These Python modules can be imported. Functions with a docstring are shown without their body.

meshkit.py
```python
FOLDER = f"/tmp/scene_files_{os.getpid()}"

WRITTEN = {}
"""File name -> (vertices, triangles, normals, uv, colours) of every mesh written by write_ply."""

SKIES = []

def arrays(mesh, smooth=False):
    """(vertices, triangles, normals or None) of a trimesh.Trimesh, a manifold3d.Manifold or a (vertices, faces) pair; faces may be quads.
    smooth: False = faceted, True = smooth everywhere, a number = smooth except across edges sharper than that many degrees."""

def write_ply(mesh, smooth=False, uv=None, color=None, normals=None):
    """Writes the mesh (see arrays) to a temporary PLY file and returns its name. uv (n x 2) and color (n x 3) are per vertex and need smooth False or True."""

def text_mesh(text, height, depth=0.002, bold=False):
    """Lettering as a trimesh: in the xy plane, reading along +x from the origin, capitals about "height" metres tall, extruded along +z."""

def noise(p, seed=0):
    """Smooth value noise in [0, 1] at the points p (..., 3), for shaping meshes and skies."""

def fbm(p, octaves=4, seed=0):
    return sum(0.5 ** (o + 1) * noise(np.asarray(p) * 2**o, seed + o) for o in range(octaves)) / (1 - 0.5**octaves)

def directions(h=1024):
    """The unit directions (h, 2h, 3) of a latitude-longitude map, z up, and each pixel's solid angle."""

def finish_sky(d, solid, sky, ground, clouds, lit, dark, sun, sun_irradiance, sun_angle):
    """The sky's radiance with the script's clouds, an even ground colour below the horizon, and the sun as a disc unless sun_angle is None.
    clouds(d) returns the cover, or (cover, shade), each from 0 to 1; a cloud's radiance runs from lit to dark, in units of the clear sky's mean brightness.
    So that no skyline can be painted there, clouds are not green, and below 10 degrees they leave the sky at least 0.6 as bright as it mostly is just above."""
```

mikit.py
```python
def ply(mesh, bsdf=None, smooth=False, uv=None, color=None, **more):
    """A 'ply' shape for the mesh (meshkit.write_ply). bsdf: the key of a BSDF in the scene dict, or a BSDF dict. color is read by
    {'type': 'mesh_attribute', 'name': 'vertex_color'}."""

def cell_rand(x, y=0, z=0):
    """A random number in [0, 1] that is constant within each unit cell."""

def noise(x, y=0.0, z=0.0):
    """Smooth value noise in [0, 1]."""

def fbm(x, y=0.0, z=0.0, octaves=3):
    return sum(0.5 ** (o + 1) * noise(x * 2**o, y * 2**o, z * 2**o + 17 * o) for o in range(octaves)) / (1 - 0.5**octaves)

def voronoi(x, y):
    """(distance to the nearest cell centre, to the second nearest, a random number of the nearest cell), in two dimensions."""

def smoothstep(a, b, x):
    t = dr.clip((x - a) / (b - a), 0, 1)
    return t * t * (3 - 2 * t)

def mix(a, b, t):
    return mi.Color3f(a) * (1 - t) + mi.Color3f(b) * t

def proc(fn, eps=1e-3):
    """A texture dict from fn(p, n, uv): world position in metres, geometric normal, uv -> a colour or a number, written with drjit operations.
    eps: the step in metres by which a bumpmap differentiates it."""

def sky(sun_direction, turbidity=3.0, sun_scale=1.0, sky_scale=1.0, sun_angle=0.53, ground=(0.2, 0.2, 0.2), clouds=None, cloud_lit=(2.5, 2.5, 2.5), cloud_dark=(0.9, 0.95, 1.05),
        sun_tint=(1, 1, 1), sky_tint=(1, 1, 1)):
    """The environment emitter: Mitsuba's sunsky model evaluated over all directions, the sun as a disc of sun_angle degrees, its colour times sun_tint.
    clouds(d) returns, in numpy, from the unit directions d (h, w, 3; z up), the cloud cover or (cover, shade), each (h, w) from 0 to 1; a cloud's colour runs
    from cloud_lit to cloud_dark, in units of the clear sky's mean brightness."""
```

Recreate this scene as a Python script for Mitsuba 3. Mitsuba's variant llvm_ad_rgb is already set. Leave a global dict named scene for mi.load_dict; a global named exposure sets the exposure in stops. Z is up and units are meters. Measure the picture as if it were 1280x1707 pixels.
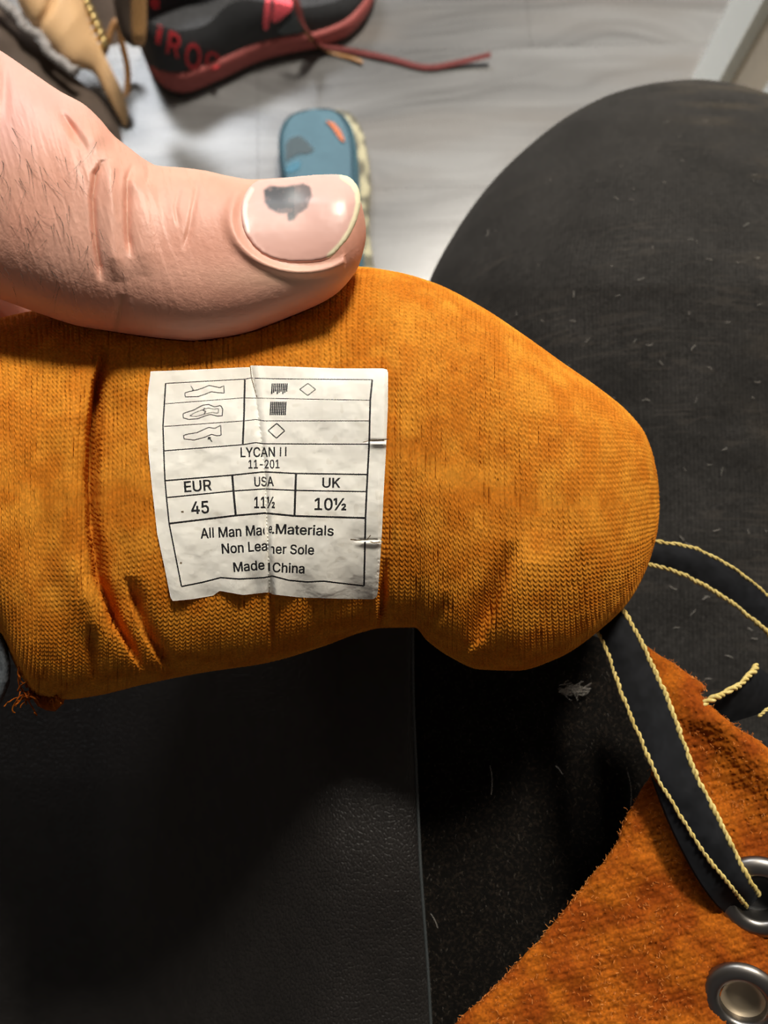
import math, random
import numpy as np, trimesh, manifold3d as m3, mitsuba as mi, drjit as dr
import mikit, meshkit
from mikit import noise, fbm, smoothstep, mix, proc
from scipy.interpolate import PchipInterpolator, LinearNDInterpolator, CubicSpline
from scipy.spatial import Delaunay
import shapely
from shapely.geometry import Polygon

# ------------------------------------------------------------------ camera, lights, exposure
PITCH, CAM_H, FOC = 77.0, 0.80, 1300.0
_p = math.radians(PITCH)
CO = np.array([0, 0, CAM_H]); CF = np.array([0, math.cos(_p), -math.sin(_p)])
CU = np.array([0, math.sin(_p), math.cos(_p)]); CR = np.array([1.0, 0, 0])
exposure = -0.15
scene = {'type': 'scene'}
labels = {}
scene['camera'] = {'type': 'thinlens', 'fov': 2 * math.degrees(math.atan(640 / FOC)), 'fov_axis': 'x', 'near_clip': 0.01, 'far_clip': 50.0,
                   'aperture_radius': 0.00055, 'focus_distance': 0.128,
                   'to_world': mi.ScalarTransform4f().look_at(origin=CO.tolist(), target=(CO + CF).tolist(), up=CU.tolist())}
LAMPS = [  # name, centre x y, half sizes, radiance
    ('ceiling_lamp', (-1.0, 2.75), (0.45, 0.40), (27, 28, 29)),
    ('ceiling_lamp_001', (0.46, 1.52), (0.22, 0.22), (178, 165, 145)),
]
ROOM = (-2.0, 1.7, -1.2, 3.6, 2.5)


# ------------------------------------------------------------------ helpers
def W(px, py, d):
    """World point on the ray through a pixel of the photograph, at depth d metres along the view axis."""
    px, py, d = np.broadcast_arrays(np.asarray(px, float), np.asarray(py, float), np.asarray(d, float))
    r = CF + ((px - 640) / FOC)[..., None] * CR + ((853.5 - py) / FOC)[..., None] * CU
    return CO + d[..., None] * r


def G(px, py, z=0.0):
    r = CF + (px - 640) / FOC * CR + (853.5 - py) / FOC * CU
    return CO + r * (CAM_H - z) / -r[2]


def to_px(p):
    q = np.asarray(p) - CO
    d = q @ CF
    return 640 + FOC * (q @ CR) / d, 853.5 - FOC * (q @ CU) / d, d


def obj(key, mesh, mat, smooth=False, label=None, category=None, group=None, kind=None, **kw):
    scene[key] = mikit.ply(mesh, mat, smooth=smooth, **kw)
    tag(key, label, category, group, kind)
    return key


def tag(key, label=None, category=None, group=None, kind=None):
    e = {}
    for k, v in (('label', label), ('category', category), ('group', group), ('kind', kind)):
        if v: e[k] = v
    if e: labels[key] = e


def num(name, i):
    return name if i == 0 else f'{name}_{i:03d}'


def curve(pts, n, extra=None):
    """Smooth curve through points, n samples evenly spread over the arc length."""
    p = np.asarray(pts, float)
    s = np.r_[0, np.cumsum(np.linalg.norm(np.diff(p[:, :2], axis=0), axis=1))]
    return PchipInterpolator(s / s[-1], p)(np.linspace(0, 1, n) if np.isscalar(n) else n)


def spline(pts, n):
    p = np.asarray(pts, float)
    s = np.r_[0, np.cumsum(np.linalg.norm(np.diff(p, axis=0), axis=1))]
    return CubicSpline(s / s[-1], p)(np.linspace(0, 1, n))


def grid_faces(nr, nc, wrap):
    i, j = np.meshgrid(np.arange(nr - 1), np.arange(nc if wrap else nc - 1), indexing='ij')
    j2 = (j + 1) % nc
    a, b, c, d = i * nc + j, i * nc + j2, (i + 1) * nc + j2, (i + 1) * nc + j
    return np.concatenate([np.stack([a, b, c], -1).reshape(-1, 3), np.stack([a, c, d], -1).reshape(-1, 3)])


def closed_loft(rings):
    """rings (n, m, 3) -> a closed mesh, end caps fanned to the ring centres; winding outwards."""
    n, m, _ = rings.shape
    v = np.vstack([rings.reshape(-1, 3), rings[0].mean(0), rings[-1].mean(0)])
    f = grid_faces(n, m, True)
    j = np.arange(m); j2 = (j + 1) % m
    f = np.vstack([f, np.stack([np.full(m, n * m), j2, j], -1), np.stack([np.full(m, n * m + 1), (n - 1) * m + j, (n - 1) * m + j2], -1)])
    t = trimesh.Trimesh(v, f, process=False)
    if t.volume < 0: t.invert()
    return t


def tube(pts, radius, sides=8):
    p = np.asarray(pts, float)
    t = np.gradient(p, axis=0); t /= np.linalg.norm(t, axis=1, keepdims=True) + 1e-12
    a = np.cross(t, [0.31, 0.2, 0.93]); a /= np.linalg.norm(a, axis=1, keepdims=True) + 1e-12
    b = np.cross(t, a)
    g = np.linspace(0, 2 * np.pi, sides, endpoint=False)
    r = np.broadcast_to(radius, (len(p),))[:, None, None]
    return closed_loft(p[:, None] + r * (np.cos(g)[None, :, None] * a[:, None] + np.sin(g)[None, :, None] * b[:, None]))


def rope(pts, r, pitch):
    """Two-strand twisted cord."""
    p = np.asarray(pts, float)
    L = np.linalg.norm(np.diff(p, axis=0), axis=1).sum()
    n = max(12, int(L / (pitch / 9)))
    s = np.r_[0, np.cumsum(np.linalg.norm(np.diff(p, axis=0), axis=1))]
    p = np.stack([np.interp(np.linspace(0, L, n), s, p[:, k]) for k in range(3)], -1)
    t = np.gradient(p, axis=0); t /= np.linalg.norm(t, axis=1, keepdims=True)
    a = np.cross(t, CF); a /= np.linalg.norm(a, axis=1, keepdims=True); b = np.cross(t, a)
    ph = np.linspace(0, L, n) / pitch * np.pi + 2.5 * meshkit.noise(p * 350, 4)
    rr = r * (0.72 + 0.5 * meshkit.noise(p * 900))
    p = p + 0.00045 * (np.stack([meshkit.noise(p * 500, 1), meshkit.noise(p * 500, 2), meshkit.noise(p * 500, 3)], -1) - 0.5)
    out = []
    for k in (0, np.pi):
        out.append(tube(p + (np.cos(ph + k)[:, None] * a + np.sin(ph + k)[:, None] * b) * 0.5 * rr[:, None], 0.62 * rr, 7))
    return trimesh.util.concatenate(out)


def spow(x, e):
    return np.sign(x) * np.abs(x) ** e


class Loft:
    """Solid between two edge curves given in the photograph's pixels with depth; sections are ovals of half depth D."""
    def __init__(self, top, bot, d0, D, nt, front, back, e=0.85, tpow=1.0):
        t = np.linspace(0, 1, nt) ** tpow if np.isscalar(nt) else nt
        self.t = t
        T, B = curve(top, t), curve(bot, t)
        a = np.concatenate([np.linspace(0, np.pi, front), np.linspace(np.pi, 2 * np.pi, back + 2)[1:-1]])
        self.a, self.nf = a, front
        C, H = (T + B) / 2, (T - B) / 2
        d0 = np.interp(t, *zip(*d0)) if not np.isscalar(d0) else np.full(len(t), d0)
        D = D(t, np.hypot(H[:, 0], H[:, 1])) if callable(D) else np.full(len(t), D)
        self.px = C[:, None, 0] + H[:, None, 0] * spow(np.cos(a), e)
        self.py = C[:, None, 1] + H[:, None, 1] * spow(np.cos(a), e)
        self.d = d0[:, None] - D[:, None] * spow(np.sin(a), e)
        self.facing = np.clip(np.sin(a), 0, 1)[None] * np.ones((len(t), 1))

    def world(self):
        return W(self.px, self.py, self.d)

    def normals(self, P):
        du = np.gradient(P, axis=0); dv = (np.roll(P, -1, 1) - np.roll(P, 1, 1)) / 2
        n = np.cross(du, dv); n /= np.linalg.norm(n, axis=2, keepdims=True) + 1e-15
        c = P.mean(1, keepdims=True)
        return n * np.where(((n * (P - c)).sum(2).mean()) < 0, -1, 1)

    def arcs(self, P):
        """arc length along the axis (mid front line) and around the ring, metres"""
        k = self.nf // 2
        s = np.r_[0, np.cumsum(np.linalg.norm(np.diff(P[:, k], axis=0), axis=1))]
        r = np.concatenate([np.zeros((len(P), 1)), np.cumsum(np.linalg.norm(np.diff(P, axis=1), axis=2), axis=1)], 1)
        r -= r[:, k:k + 1]
        return np.broadcast_to(s[:, None], r.shape), r

    def front_fn(self, step=4):
        """interpolator of front depth over pixels"""
        f = slice(1, self.nf - 1)
        pts = np.stack([self.px[::step, f][:, ::step].ravel(), self.py[::step, f][:, ::step].ravel()], -1)
        return LinearNDInterpolator(pts, self.d[::step, f][:, ::step].ravel())


def patch(poly, step, depth, thick=0.0006, edge=None, return_px=False):
    """Solid sheet over a pixel polygon, its front at depth(px, py), thickness in metres. Returns a closed mesh."""
    pg = Polygon(poly)
    if not pg.is_valid: pg = pg.buffer(0)
    ring = pg.exterior
    n = max(12, int(ring.length / step))
    bp = np.array([ring.interpolate(i / n, normalized=True).coords[0] for i in range(n)])
    x0, y0, x1, y1 = pg.bounds
    gx, gy = np.meshgrid(np.arange(x0, x1, step), np.arange(y0, y1, step))
    gx = gx + (np.arange(gx.shape[0]) % 2)[:, None] * step / 2
    g = np.stack([gx.ravel(), gy.ravel()], -1)
    inner = pg.buffer(-step * 0.6)
    g = g[shapely.contains_xy(inner, g[:, 0], g[:, 1])]
    q = np.vstack([bp, g])
    f = Delaunay(q).simplices
    c = q[f].mean(1)
    f = f[shapely.contains_xy(pg, c[:, 0], c[:, 1])]
    a = q[f]; s = np.cross(a[:, 1] - a[:, 0], a[:, 2] - a[:, 0])
    f[s < 0] = f[s < 0][:, [0, 2, 1]]
    f = f[np.abs(s) > 1e-6]
    d = depth(q[:, 0], q[:, 1])
    d = np.where(np.isfinite(d), d, np.nanmedian(d))
    if edge:  # rounded rim: (width px, drop m)
        e = shapely.distance(shapely.points(q), shapely.boundary(pg))
        u = np.clip(1 - e / edge[0], 0, 1)
        d = d + edge[1] * (1 - np.sqrt(1 - np.clip(u, 0, 0.999) ** 2))
    N = len(q)
    v = np.vstack([W(q[:, 0], q[:, 1], d), W(q[:, 0], q[:, 1], d + thick)])
    b = np.concatenate([np.sort(f[:, [0, 1]], 1), np.sort(f[:, [1, 2]], 1), np.sort(f[:, [2, 0]], 1)])
    dirb = np.concatenate([f[:, [0, 1]], f[:, [1, 2]], f[:, [2, 0]]])
    _, inv, cnt = np.unique(b, axis=0, return_inverse=True, return_counts=True)
    be = dirb[cnt[inv.ravel()] == 1]
    F = np.vstack([f, f[:, ::-1] + N, np.stack([be[:, 1], be[:, 0], be[:, 0] + N], -1), np.stack([be[:, 1], be[:, 0] + N, be[:, 1] + N], -1)])
    m = trimesh.Trimesh(v, F, process=False)
    if m.volume < 0: m.invert()
    return (m, q) if return_px else m


def man(t):
    return m3.Manifold(m3.Mesh(np.asarray(t.vertices, np.float32), np.asarray(t.faces, np.uint32)))


def unman(m):
    k = m.to_mesh()
    return trimesh.Trimesh(np.array(k.vert_properties[:, :3]), np.array(k.tri_verts), process=False)


def ball(c, r, n=20):
    return m3.Manifold.sphere(r, n).translate(np.asarray(c, float).tolist())


def chain(joints):
    """hull chain through (point, radius) joints"""
    bs = [ball(c, r) for c, r in joints]
    return m3.Manifold.batch_boolean([m3.Manifold.batch_hull([a, b]) for a, b in zip(bs, bs[1:])], m3.OpType.Add)


def box(lo, hi):
    lo, hi = np.asarray(lo, float), np.asarray(hi, float)
    b = trimesh.creation.box(hi - lo); b.apply_translation((lo + hi) / 2); return b


def rgb(*c):
    return {'type': 'rgb', 'value': list(c)}


def srgb(r, g, b):
    return [((x / 255 + 0.055) / 1.055) ** 2.4 if x > 10 else x / 255 / 12.92 for x in (r, g, b)]


def bsdf(name, color, rough=0.6, bump=None, bscale=0.0005, eps=1e-3, **kw):
    col = color if isinstance(color, dict) else (rgb(*color) if not callable(color) else proc(color))
    b = {'type': 'principled', 'base_color': col, 'roughness': rough, **kw}
    if bump is not None:
        b = {'type': 'bumpmap', 'arbitrary': proc(bump, eps=eps), 'scale': bscale, 'bsdf': b}
    scene[name] = {'type': 'twosided', 'bsdf': b}


VC = {'type': 'mesh_attribute', 'name': 'vertex_color'}

# ------------------------------------------------------------------ materials
def c_floor(p, n, uv):
    x = p.x * 0.9994 + p.y * 0.035; y = p.y * 0.9994 - p.x * 0.035
    row = dr.floor(y / 0.19)
    sh = mikit.cell_rand(row, 3) * 7
    wob = fbm(x * 3.2 + sh, y * 10, row) * 0.16
    g1 = fbm(x * 3.5 + sh, (y + wob) * 26, 1.0, octaves=4)
    g2 = fbm(x * 9 + sh, (y + wob) * 170, 4.0, octaves=3)
    big = fbm(x * 2.0 + sh, y * 7.0, 8.0)
    t = 0.55 * g1 + 0.25 * g2 + 0.45 * big
    c = mix((0.075, 0.073, 0.072), (0.225, 0.226, 0.226), smoothstep(0.30, 0.95, t))
    return mix(c, (0.16, 0.145, 0.132), 0.6 * smoothstep(0.5, 0.75, fbm(x * 4 + 9, y * 14, 2.0)))


bsdf('mat_floor', c_floor, 0.27, specular=0.55)
bsdf('mat_wall_white', (0.26, 0.25, 0.235), 0.85)
bsdf('mat_ceiling', (0.30, 0.29, 0.28), 0.9)
bsdf('mat_wall_beige', lambda p, n, uv: mix((0.50, 0.42, 0.315), (0.55, 0.465, 0.355), fbm(p.x * 8, p.y * 8, p.z * 8)), 0.7)
bsdf('mat_trim', (0.86, 0.885, 0.85), 0.4)
bsdf('mat_lamp', (0.8, 0.8, 0.8), 0.6)

# orange knit: relief is geometry, colour carries only yarn-to-yarn variation
def c_knit(p, n, uv):
    f = fbm(p.x * 260, p.y * 260, p.z * 260)
    y = noise(p.x * 3000, p.y * 3000, p.z * 3000)
    c = mix((0.50, 0.150, 0.007), (0.63, 0.240, 0.019), smoothstep(0.25, 0.8, f))
    return c * (0.78 + 0.44 * y)


bsdf('mat_knit', c_knit, 0.85, sheen=0.25, sheen_tint=0.9, specular=0.2)
def c_suede(p, n, uv):
    f = fbm(p.x * 220, p.y * 220, p.z * 220)
    y = noise(p.x * 3200, p.y * 3200, p.z * 3200)
    return mix((0.24, 0.046, 0.002), (0.38, 0.098, 0.005), smoothstep(0.3, 0.75, f)) * (0.65 + 0.7 * y)


bsdf('mat_suede', c_suede, 0.9, sheen=0.2, sheen_tint=0.9, specular=0.15)

def h_leather(p, n, uv):
    d1, d2, _ = mikit.voronoi(uv.x * 1500, uv.y * 820)
    return smoothstep(0.0, 0.35, d2 - d1) * 0.7 + 0.3 * noise(uv.x * 5000, uv.y * 3000)


bsdf('mat_leather', lambda p, n, uv: mix((0.012, 0.0105, 0.0098), (0.021, 0.0185, 0.017), fbm(p.x * 300, p.y * 300, p.z * 300)), 0.55, bump=h_leather, bscale=0.00016, eps=4e-5, specular=0.5)
bsdf('mat_leather_edge', (0.05, 0.058, 0.06), 0.7)
bsdf('mat_pile', lambda p, n, uv: mix((0.0045, 0.004, 0.0035), (0.016, 0.012, 0.009), smoothstep(0.45, 0.9, noise(p.x * 2400, p.y * 2400, p.z * 2400))), 0.95, specular=0.1)
bsdf('mat_pile_fibre', (0.05, 0.036, 0.022), 0.6)
bsdf('mat_black', (0.014, 0.014, 0.015), 0.6)
bsdf('mat_felt', lambda p, n, uv: mix((0.03, 0.035, 0.04), (0.10, 0.11, 0.12), noise(p.x * 2600, p.y * 2600, p.z * 2600)), 0.95, specular=0.1)
bsdf('mat_lace', lambda p, n, uv: mix((0.003, 0.0034, 0.004), (0.014, 0.015, 0.018), fbm(p.x * 700, p.y * 700, p.z * 700)), 0.8, sheen=0.1, specular=0.15)
bsdf('mat_cord', lambda p, n, uv: mix((0.50, 0.36, 0.09), (0.70, 0.58, 0.24), noise(p.x * 2500, p.y * 2500, p.z * 2500)), 0.75, specular=0.2)
scene['mat_metal'] = {'type': 'twosided', 'bsdf': {'type': 'principled', 'base_color': rgb(0.24, 0.225, 0.21), 'metallic': 1.0, 'roughness': 0.36}}
scene['mat_metal_worn'] = {'type': 'twosided', 'bsdf': {'type': 'principled', 'base_color': rgb(0.36, 0.29, 0.2), 'metallic': 0.8, 'roughness': 0.5}}
def c_label(p, n, uv):
    c = mix((0.85, 0.82, 0.73), (0.92, 0.90, 0.83), fbm(p.x * 300, p.y * 300, p.z * 300))
    s = smoothstep(0.80, 0.86, noise(p.x * 900, p.y * 900, p.z * 900 + 3.3))
    return mix(c, (0.62, 0.56, 0.45), 0.25 * s)


bsdf('mat_label', c_label, 0.5, bump=lambda p, n, uv: fbm(p.x * 420, p.y * 420, p.z * 420, octaves=4), bscale=0.00025, eps=1e-4, specular=0.3)
bsdf('mat_ink', (0.012, 0.012, 0.013), 0.5)
bsdf('mat_tear', (0.12, 0.08, 0.045), 0.8)
def h_skin(p, n, uv):
    d1, d2, _ = mikit.voronoi(p.x * 1500, (p.y + p.z * 0.4) * 1900)
    return 0.6 * smoothstep(0, 0.3, d2 - d1) + 0.6 * fbm(p.x * 900, p.y * 900, p.z * 900)


bsdf('mat_skin', VC, 0.48, bump=h_skin, bscale=0.000022, eps=1e-4, specular=0.45, sheen=0.15)
bsdf('mat_nail', VC, 0.36, specular=0.5, clearcoat=0.15, clearcoat_gloss=0.8)
bsdf('mat_hair', (0.05, 0.032, 0.022), 0.5)

def c_trouser(p, n, uv):
    f = fbm(p.x * 60, p.y * 60, p.z * 60)
    rib = 0.5 + 0.5 * dr.sin(uv.x * 2 * math.pi / 0.0011)
    wear = smoothstep(0.45, 0.7, fbm(p.x * 55 + 4, p.y * 160, p.z * 40)) * smoothstep(0.085, 0.135, p.x)
    y = noise(p.x * 2600, p.y * 2600, p.z * 2600)
    c = mix((0.015, 0.0142, 0.0132), (0.032, 0.030, 0.028), f) * (0.72 + 0.25 * rib + 0.5 * y * y)
    slub = smoothstep(0.62, 0.8, noise(p.x * 160, (p.y - p.z * 0.3) * 1500, 5.0)) * smoothstep(0.4, 0.7, fbm(p.x * 40, p.y * 70, p.z * 30))
    c = c * (0.8 + 0.5 * noise(p.x * 1100, p.y * 1100, p.z * 1100))
    c = mix(c, (0.070, 0.060, 0.050), 0.22 * slub)
    return mix(c, (0.075, 0.06, 0.042), 0.75 * wear * y)


def h_trouser(p, n, uv):
    rib = 0.5 + 0.5 * dr.sin(uv.x * 2 * math.pi / 0.0011)
    return 0.6 * rib + 0.8 * noise(p.x * 1800, p.y * 1800, p.z * 1800)


bsdf('mat_trouser', c_trouser, 0.95, bump=h_trouser, bscale=0.00016, eps=1e-4, specular=0.1, sheen=0.5)
bsdf('mat_fuzz', lambda p, n, uv: mix((0.40, 0.10, 0.008), (0.60, 0.24, 0.05), noise(p.x * 400, p.y * 400, p.z * 400)), 0.8)
bsdf('mat_unseen_torso', (0.05, 0.05, 0.055), 0.95)
bsdf('mat_lint', (0.42, 0.39, 0.35), 0.8)

bsdf('mat_mesh_dark', lambda p, n, uv: mix((0.026, 0.027, 0.03), (0.045, 0.047, 0.052), noise(p.x * 500, p.y * 500, p.z * 500)), 0.8)
bsdf('mat_overlay', (0.075, 0.09, 0.10), 0.45)
bsdf('mat_fold_shade', (0.035, 0.065, 0.082), 0.6)  # dark tone for the painted fold shade on the blue toe
bsdf('mat_black_rubber', (0.012, 0.012, 0.012), 0.7)
bsdf('mat_red_foam', lambda p, n, uv: mix((0.34, 0.075, 0.07), (0.44, 0.11, 0.10), fbm(p.x * 60, p.y * 60, p.z * 150)), 0.7)
bsdf('mat_red', (0.55, 0.035, 0.045), 0.6)
bsdf('mat_pink', (0.85, 0.10, 0.13), 0.55)
bsdf('mat_red_lace', lambda p, n, uv: mix((0.09, 0.013, 0.012), (0.15, 0.023, 0.02), noise(p.x * 300, p.y * 300, p.z * 300)), 0.8)
bsdf('mat_blue', lambda p, n, uv: mix((0.04, 0.115, 0.165), (0.065, 0.165, 0.225), fbm(p.x * 60, p.y * 60, p.z * 60)), 0.6)
bsdf('mat_blue_bright', (0.03, 0.16, 0.25), 0.6)
bsdf('mat_orange_rubber', (0.60, 0.16, 0.05), 0.6)
bsdf('mat_gum', lambda p, n, uv: mix((0.14, 0.13, 0.09), (0.50, 0.46, 0.30), smoothstep(0.4, 0.6, noise(p.x * 120, p.y * 120, p.z * 120))), 0.7)
bsdf('mat_brown_suede', lambda p, n, uv: mix((0.055, 0.038, 0.028), (0.10, 0.072, 0.055), fbm(p.x * 50, p.y * 50, p.z * 50)), 0.95, sheen=0.3)
bsdf('mat_tan', lambda p, n, uv: mix((0.72, 0.43, 0.20), (0.84, 0.56, 0.31), fbm(p.x * 25, p.y * 25, p.z * 25)), 0.5)
bsdf('mat_tan_dark', (0.30, 0.15, 0.055), 0.55)
bsdf('mat_tan_mid', (0.48, 0.26, 0.10), 0.55)
bsdf('mat_grey_fleece', lambda p, n, uv: mix((0.22, 0.20, 0.19), (0.38, 0.36, 0.35), noise(p.x * 300, p.y * 300, p.z * 300)), 0.95)
scene['mat_brass'] = {'type': 'twosided', 'bsdf': {'type': 'principled', 'base_color': rgb(0.62, 0.46, 0.2), 'metallic': 1.0, 'roughness': 0.35}}

# ------------------------------------------------------------------ the room
X0, X1, Y0, Y1, ZC = ROOM
obj('floor', box((X0, Y0, -0.10), (X1, Y1, -0.012)), 'mat_black', kind='structure', label='grey wood laminate floor')
ang = math.atan(0.035)
rs = random.Random(4)
k = 0
for row in range(int(Y0 / 0.19) - 1, int(Y1 / 0.19) + 2):
    x = X0 - rs.random() * 1.28
    while x < X1:
        lo, hi = max(x, X0 - 0.05), min(x + 1.28, X1 + 0.05)
        if hi - lo > 0.03:
            b = box((lo + 0.0002, row * 0.19 + 0.0002, -0.012), (hi - 0.0002, row * 0.19 + 0.1898, 0.0))
            b.apply_transform(trimesh.transformations.rotation_matrix(ang, [0, 0, 1]))
            obj(num('floor__plank', k), b, 'mat_floor'); k += 1
        x += 1.28
obj('ceiling', box((X0, Y0, ZC), (X1, Y1, ZC + 0.1)), 'mat_ceiling', kind='structure', label='white ceiling')
obj('wall_left', box((X0 - 0.1, Y0, 0), (X0, Y1, ZC)), 'mat_wall_white', kind='structure', label='pale wall left of the boots')
obj('wall_right', box((X1, Y0, 0), (X1 + 0.1, Y1, ZC)), 'mat_wall_white', kind='structure', label='pale wall on the right')
obj('wall_far', box((X0 - 0.1, Y1, 0), (X1 + 0.1, Y1 + 0.1, ZC)), 'mat_wall_white', kind='structure', label='pale wall ahead')
obj('wall_behind', box((X0 - 0.1, Y0 - 0.1, 0), (X1 + 0.1, Y0, ZC)), 'mat_wall_white', kind='structure', label='pale wall behind the viewer')
# end of the partition at the top right: white casing, beige panel, white bead, beige panel
g0 = G(1163, 143)
px0, py0 = float(g0[0]), float(g0[1])
HT = 2.5
ca = math.radians(-101)
def partition(lo, hi):
    b = box(lo, hi); b.apply_transform(trimesh.transformations.rotation_matrix(ca, [0, 0, 1])); b.apply_translation([px0, py0, 0]); return b
obj('trim_1', partition((0, -0.012, 0), (0.098, 0.10, HT)), 'mat_trim', kind='structure', label='white door casing at the right edge')
obj('wall_partition', partition((0.098, 0.0, 0), (0.40, 0.09, HT)), 'mat_wall_beige', kind='structure', label='beige wall behind the white casing')
obj('trim_2', partition((0.200, -0.006, 0), (0.217, 0.0, HT)), 'mat_trim', kind='structure', label='thin white bead on the beige wall')

for i, (key, (cx, cy), (hx, hy), rad) in enumerate(LAMPS):
    fr = trimesh.util.concatenate([box((cx - hx - 0.02, cy - hy - 0.02, ZC - 0.05), (cx - hx, cy + hy + 0.02, ZC)), box((cx + hx, cy - hy - 0.02, ZC - 0.05), (cx + hx + 0.02, cy + hy + 0.02, ZC)),
                                   box((cx - hx, cy - hy - 0.02, ZC - 0.05), (cx + hx, cy - hy, ZC)), box((cx - hx, cy + hy, ZC - 0.05), (cx + hx, cy + hy + 0.02, ZC))])
    obj(f'{key}__frame', fr, 'mat_lamp')
    q = trimesh.Trimesh([[cx - hx, cy - hy, ZC - 0.04], [cx + hx, cy - hy, ZC - 0.04], [cx + hx, cy + hy, ZC - 0.04], [cx - hx, cy + hy, ZC - 0.04]], [[0, 2, 1], [0, 3, 2]], process=False)
    obj(f'{key}__diffuser', q, 'mat_lamp', emitter={'type': 'area', 'radiance': rgb(*rad)})
    labels[key] = {'label': ['large flat ceiling light panel far to the left', 'small square ceiling light above the knee'][i], 'category': 'lamp'}

# ------------------------------------------------------------------ boot: padded orange tongue
def knit_relief(u, v, cw, rh, seed=0):
    """Stockinette height 0..1; u across columns, v along rows, metres."""
    P = np.stack([u * 60, v * 60, np.zeros_like(u)], -1)
    u = u + 0.35 * cw * (meshkit.fbm(P * 4, 3, seed) - 0.5) + 0.0012 * (meshkit.fbm(P * 0.7, 2, seed + 5) - 0.5)
    v = v + 0.5 * rh * (meshkit.fbm(P * 4 + 7, 3, seed) - 0.5)
    c = u / cw; col = np.floor(c); x = c - col - 0.5
    r = v / rh + np.abs(x) * 1.5
    leg = 0.5 + 0.5 * np.cos(2 * np.pi * r)
    rid = np.cos(np.pi * np.abs(np.abs(x) - 0.25) * 2) ** 1.3
    h = (0.45 + 0.55 * leg) * (rid * 0.5 + 0.5 * np.cos(np.pi * x) ** 0.8)
    rn = meshkit.noise(np.stack([col * 1.0, np.floor(r) * 1.0, np.zeros_like(c)], -1) + 0.5, seed + 3)
    drop = meshkit.noise(np.stack([col * 0.9, v / rh / 5.0, np.ones_like(c)], -1), seed + 9)
    return h * (0.7 + 0.5 * rn) - 0.9 * np.clip(drop - 0.72, 0, 1) * (np.abs(x) > 0.22) * 2.2


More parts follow.
